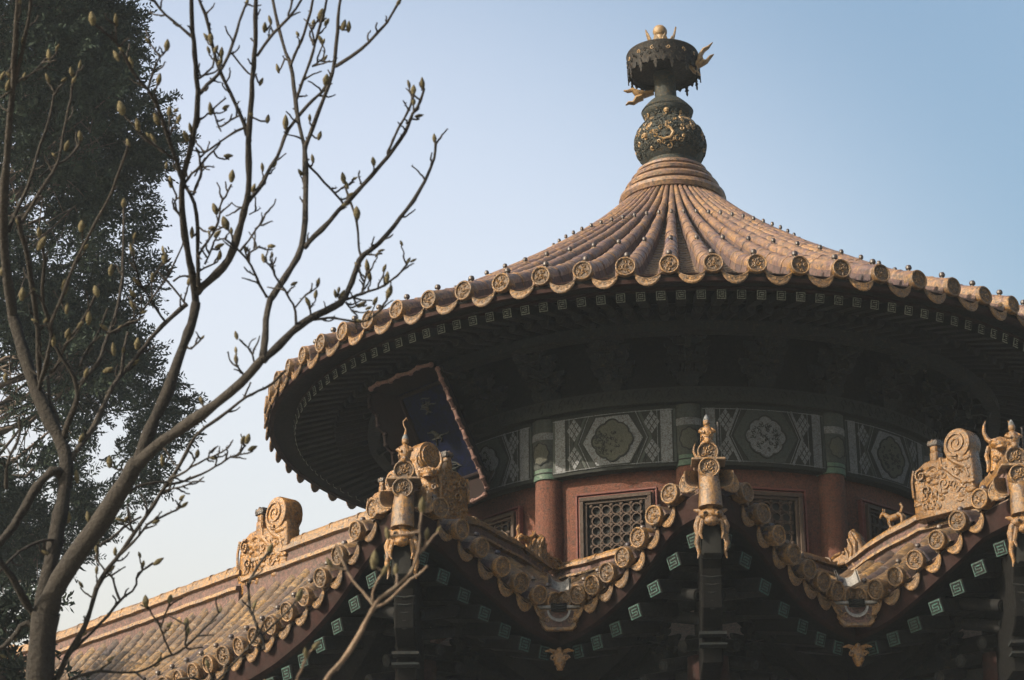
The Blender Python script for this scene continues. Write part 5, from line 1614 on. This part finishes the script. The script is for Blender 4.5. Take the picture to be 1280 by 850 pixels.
# ------------------------------------------------------------------ second shrub: pale twig low in front of the dark eaves
ST = Tree(4.9, 9)
ST.branch([(380, 960), (395, 880), (406, 850), (433, 820), (449, 796), (463, 766), (472, 750), (484, 742), (503, 728), (516, 712), (522, 693), (525, 675), (524, 661), (527, 645)], 4.6, 1.8, 0)
ST.branch([(420, 838), (440, 806), (458, 775), (467, 760), (482, 754), (498, 739), (508, 728), (528, 715), (534, 708)], 2.8, 1.5)
ST.branch([(524, 692), (535, 680), (541, 672), (549, 664)], 2.0, 1.5)
ST.branch([(528, 690), (533, 676), (533, 668)], 1.7, 1.4)
ST.branch([(466, 756), (460, 747), (452, 738), (439, 723), (433, 712), (425, 695), (420, 680)], 2.2, 1.6)
ST.branch([(466, 752), (466, 738), (474, 722), (482, 713)], 1.8, 1.4)
ST.branch([(494, 734), (497, 724), (495, 713)], 1.6, 1.2)
ST.branch([(433, 712), (420, 710), (411, 704)], 1.7, 1.4)
ST.branch([(363, 900), (370, 850), (379, 833), (384, 818), (394, 808)], 2.2, 1.4)
ST.branch([(360, 940), (355, 880), (345, 860), (330, 850)], 2.2, 1.4)
l0 = px_point(380, 960, 4.9)
shb = thing('young_magnolia', 'thin pale brown magnolia shoot with open buds in front of the dark lower eaves', 'sapling', (l0.x, l0.y, 0))
sinv = Matrix.Translation(-shb.location)
for k_, it in enumerate(ST.items):
    b = MB()
    pth = [px_point(x, y, d) for x, y, d, r in it]; rads = [r * d / FPX for x, y, d, r in it]
    if k_ == 0:
        pth = [Vector((l0.x + .02, l0.y, -.03)), Vector((l0.x - .03, l0.y + .02, 1.0)), Vector((l0.x, l0.y, 2.0))] + pth
        rads = [.018, .014, .011] + rads
    if k_ in (8, 9):
        pth = [Vector((l0.x + .01, l0.y, .0)), Vector((l0.x - .05, l0.y + .05, 1.2))] + pth
        rads = [.011, .008] + rads
    b.tube([sinv @ q for q in pth], rads, 8)
    b.build('stem' if k_ == 0 else 'twig', M_BARK2, shb, 60)
for (x, y, an, ln) in [(528, 630, 88, 18), (549, 661, 55, 8), (482, 711, 60, 14), (468, 698, 85, 20), (495, 711, 92, 13), (411, 702, 120, 12), (382, 815, 95, 12), (396, 806, 45, 12), (484, 665, 100, 14), (534, 666, 85, 12)]:
    q = min(ST.nodes, key=lambda n: (n[0] - x) ** 2 + (n[1] - y) ** 2)
    d = q[2]; L = ln * 1.1 * d / FPX
    dv = (CR * cos(rad(an)) + CU * sin(rad(an)) + _F * ST.R.uniform(-.3, .3)).normalized()
    root = px_point(x, y, d) - dv * L * .5
    qp = px_point(*q)
    if .004 < (qp - root).length < .15:
        st = MB(); st.tube([sinv @ qp, sinv @ (root + dv * L * .1)], [.0028, .0026], 6)
        st.build('twig', M_BARK2, shb, 60)
    rot = dv.to_track_quat('Z', 'Y').to_matrix().to_4x4()
    put('bud', BUDM, shb, sinv @ Matrix.Translation(root) @ rot @ Matrix.Diagonal((L * .75, L * .75, L, 1)))

# ------------------------------------------------------------------ the dark evergreen behind
CD = 27.0
OUT = [(-25, 130), (10, 152), (30, 160), (50, 150), (70, 154), (100, 172), (140, 190), (165, 202), (185, 200), (215, 184), (245, 176), (262, 166), (295, 164), (330, 178), (352, 172), (385, 146), (400, 122), (420, 148), (440, 168), (470, 188), (500, 210), (535, 214), (565, 206), (590, 182), (615, 164), (650, 116), (690, 92), (720, 50)]
def crown_x(y):
    return interp(OUT, y)
cyp = thing('cypress_tree', 'tall dark evergreen cypress filling the left edge behind the bare magnolia', 'tree', (px_point(-60, 700, CD).x, px_point(-60, 700, CD).y, 0))
cinv = Matrix.Translation(-cyp.location)
CRNG = random.Random(21)
tk = MB()
base_p = Vector((0, 0, 0)); top_p = cinv @ px_point(-45, -120, CD)
tk.tube([base_p, base_p.lerp(top_p, .3) + Vector((.1, 0, 0)), base_p.lerp(top_p, .6), base_p.lerp(top_p, .85) + Vector((.1, .1, 0)), top_p], [.42, .34, .25, .15, .03], 14)
ctr_o = tk.build('trunk', M_CBARK, cyp, 60)
lb = MB(); leafs = []
ppm = FPX / CD
def noise3(p): return noise.noise(Vector(p))
sprays = []
n_l = 0
axis_x = -55
def spray(mb, p, dirn, L, R_):
    """a flat feathery spray: a stem with small scale-leaf blades to both sides"""
    side = dirn.cross(Vector((R_.uniform(-1, 1), R_.uniform(-1, 1), R_.uniform(-1, 1))))
    if side.length < .1: side = Vector((1, 0, 0))
    side.normalize()
    n = max(3, int(L / .042))
    for i in range(n):
        t = (i + .5) / n
        c = p + dirn * L * t + Vector((0, 0, -.10 * L * t * t))
        for sg in (-1, 1):
            bl = (.080 * (1 - .6 * t) + .028) * R_.uniform(.6, 1.25)
            d2 = (dirn * .75 + side * sg * R_.uniform(.4, .9) + Vector((0, 0, R_.uniform(-.25, .2)))).normalized()
            w2 = d2.cross(Vector((R_.uniform(-1, 1), R_.uniform(-1, 1), R_.uniform(-1, 1)))).normalized() * .0105
            e = c + d2 * bl
            mb.add([c - w2 * .6, c + d2 * bl * .5 - w2 * 1.3, e, c + d2 * bl * .5 + w2 * 1.3], [(0, 1, 2, 3)])
            if R_.random() < .5:
                m_ = c + d2 * bl * .55
                d3 = (d2 + side * sg * .8).normalized() * bl * .5
                mb.add([m_ - w2 * .5, m_ + d3 * .5 - w2, m_ + d3, m_ + d3 * .5 + w2], [(0, 1, 2, 3)])
lf_ = MB()
axp = lambda y: px_point(axis_x, y, CD)
N_CL = 1750
cnt = 0; tries = 0
clumps = []
while cnt < N_CL and tries < 90000:
    tries += 1
    y = CRNG.uniform(-60, 715)
    X = crown_x(y)
    Rw = (X - axis_x) / ppm              # crown radius at this height
    a = CRNG.uniform(0, 2 * pi)
    rr_ = Rw * sqrt(CRNG.random()) * .98
    if CRNG.random() < .35: rr_ = Rw * CRNG.uniform(.8, 1.0)
    ax = axp(y)
    p = ax + CR * (rr_ * cos(a)) + Vector((-CR.y, CR.x, 0)) * rr_ * sin(a) * .8
    vx = axis_x + rr_ * cos(a) * ppm
    if vx < -40: continue
    # gaps: the crown is looser in the middle heights near the viewer's left
    lat = (p - ax).dot(CR)
    dens = noise3((lat * 1.0, 3.1, p.z * 1.0)) * .8 + noise3((lat * 2.6 + 9, .7, p.z * 2.6)) * .65
    loose = 0.0
    if 165 < y < 420: loose = .56 * (1 - min(1, abs(y - 290) / 150)) * (1 if vx < 165 else max(0, 1 - (vx - 165) / 35))
    if 470 < y < 660: loose = max(loose, .40 * (1 if vx < 150 else max(0, 1 - (vx - 150) / 50)))
    if y > 640: loose = .3
    if dens < -.24 + loose * .75 and CRNG.random() < .97: continue
    if loose and CRNG.random() < loose * .9: continue
    cnt += 1
    clumps.append((p, ax, vx, y, a))
for i in range(420):        # ragged outer sprays standing proud of the crown
    y = CRNG.uniform(-60, 690); a = CRNG.uniform(-.9, .9) + (0 if CRNG.random() < .8 else pi)
    Rw = (crown_x(y) - axis_x) / ppm
    ax = axp(y); k_ = CRNG.uniform(.96, 1.07)
    p = ax + CR * (Rw * k_ * cos(a)) + Vector((-CR.y, CR.x, 0)) * Rw * k_ * sin(a) * .8
    out = (p - ax).normalized()
    d0 = (out + Vector((0, 0, CRNG.uniform(-.1, .7)))).normalized()
    for k in range(7):
        c0 = p + d0 * (k * .05) - d0 * .12
        d = (d0 + Vector((CRNG.uniform(-.7, .7), CRNG.uniform(-.7, .7), CRNG.uniform(-.5, .6)))).normalized()
        spray(lf_, cinv @ c0, d, CRNG.uniform(.12, .26), CRNG)
for (p, ax, vx, y, a) in clumps:
    out = (p - ax); out.z = 0
    out = out.normalized() if out.length > .1 else Vector((1, 0, 0))
    for k in range(10):
        d = (out * CRNG.uniform(.2, 1.0) + Vector((CRNG.uniform(-.8, .8), CRNG.uniform(-.8, .8), CRNG.uniform(-.5, .9)))).normalized()
        o_ = Vector((CRNG.gauss(0, .075), CRNG.gauss(0, .075), CRNG.gauss(0, .09)))
        spray(lf_, cinv @ (p + o_), d, CRNG.uniform(.14, .30), CRNG)
cr_o = lf_.build('crown', M_LEAF, cyp, 0)
# limbs: curved branches from the trunk to clumps, visible through the gaps
for i in range(70):
    p, ax, vx, y, a = clumps[int(CRNG.random() * len(clumps))]
    s0 = axp(y + CRNG.uniform(60, 140))
    mid = s0.lerp(p, .5) + Vector((CRNG.uniform(-.2, .2), CRNG.uniform(-.2, .2), CRNG.uniform(-.3, .1)))
    q = MB(); q.tube([cinv @ s0, cinv @ s0.lerp(mid, .5), cinv @ mid, cinv @ mid.lerp(p, .5), cinv @ p], [.045, .036, .026, .017, .008], 6)
    for k in range(10):
        t = CRNG.uniform(.35, 1)
        b0 = (mid.lerp(p, (t - .5) * 2) if t > .5 else s0.lerp(mid, t * 2))
        d = Vector((CRNG.uniform(-1, 1), CRNG.uniform(-1, 1), CRNG.uniform(-.9, .5))).normalized() * CRNG.uniform(.25, .7)
        q.tube([cinv @ b0, cinv @ (b0 + d * .5 + Vector((0, 0, -.04))), cinv @ (b0 + d + Vector((0, 0, -.12)))], [.012, .008, .004], 4)
    q.build('branch', M_CBARK, cyp, 60)

# ------------------------------------------------------------------ low dark bush beside the left end of the roof
bs_p = px_point(6, 745, 19)
bsh = thing('evergreen_bush', 'dark evergreen bush top just showing at the lower left edge below the cypress', 'bush', (bs_p.x, bs_p.y, 0))
binv = Matrix.Translation(-bsh.location)
b = MB(); b.tube([Vector((0, 0, 0)), Vector((.1, 0, bs_p.z * .5)), Vector((0, 0, bs_p.z))], [.12, .09, .03], 8); b.build('trunk', M_CBARK, bsh, 60)
b = MB()
for i in range(220):
    p = bs_p + Vector((CRNG.gauss(-.15, .28), CRNG.gauss(0, .3), CRNG.uniform(-1.6, .0)))
    for k in range(6):
        spray(b, binv @ p, Vector((CRNG.uniform(-1, 1), CRNG.uniform(-1, 1), CRNG.uniform(-.2, 1))).normalized(), CRNG.uniform(.12, .22), CRNG)
b.build('crown', M_LEAF, bsh, 0)
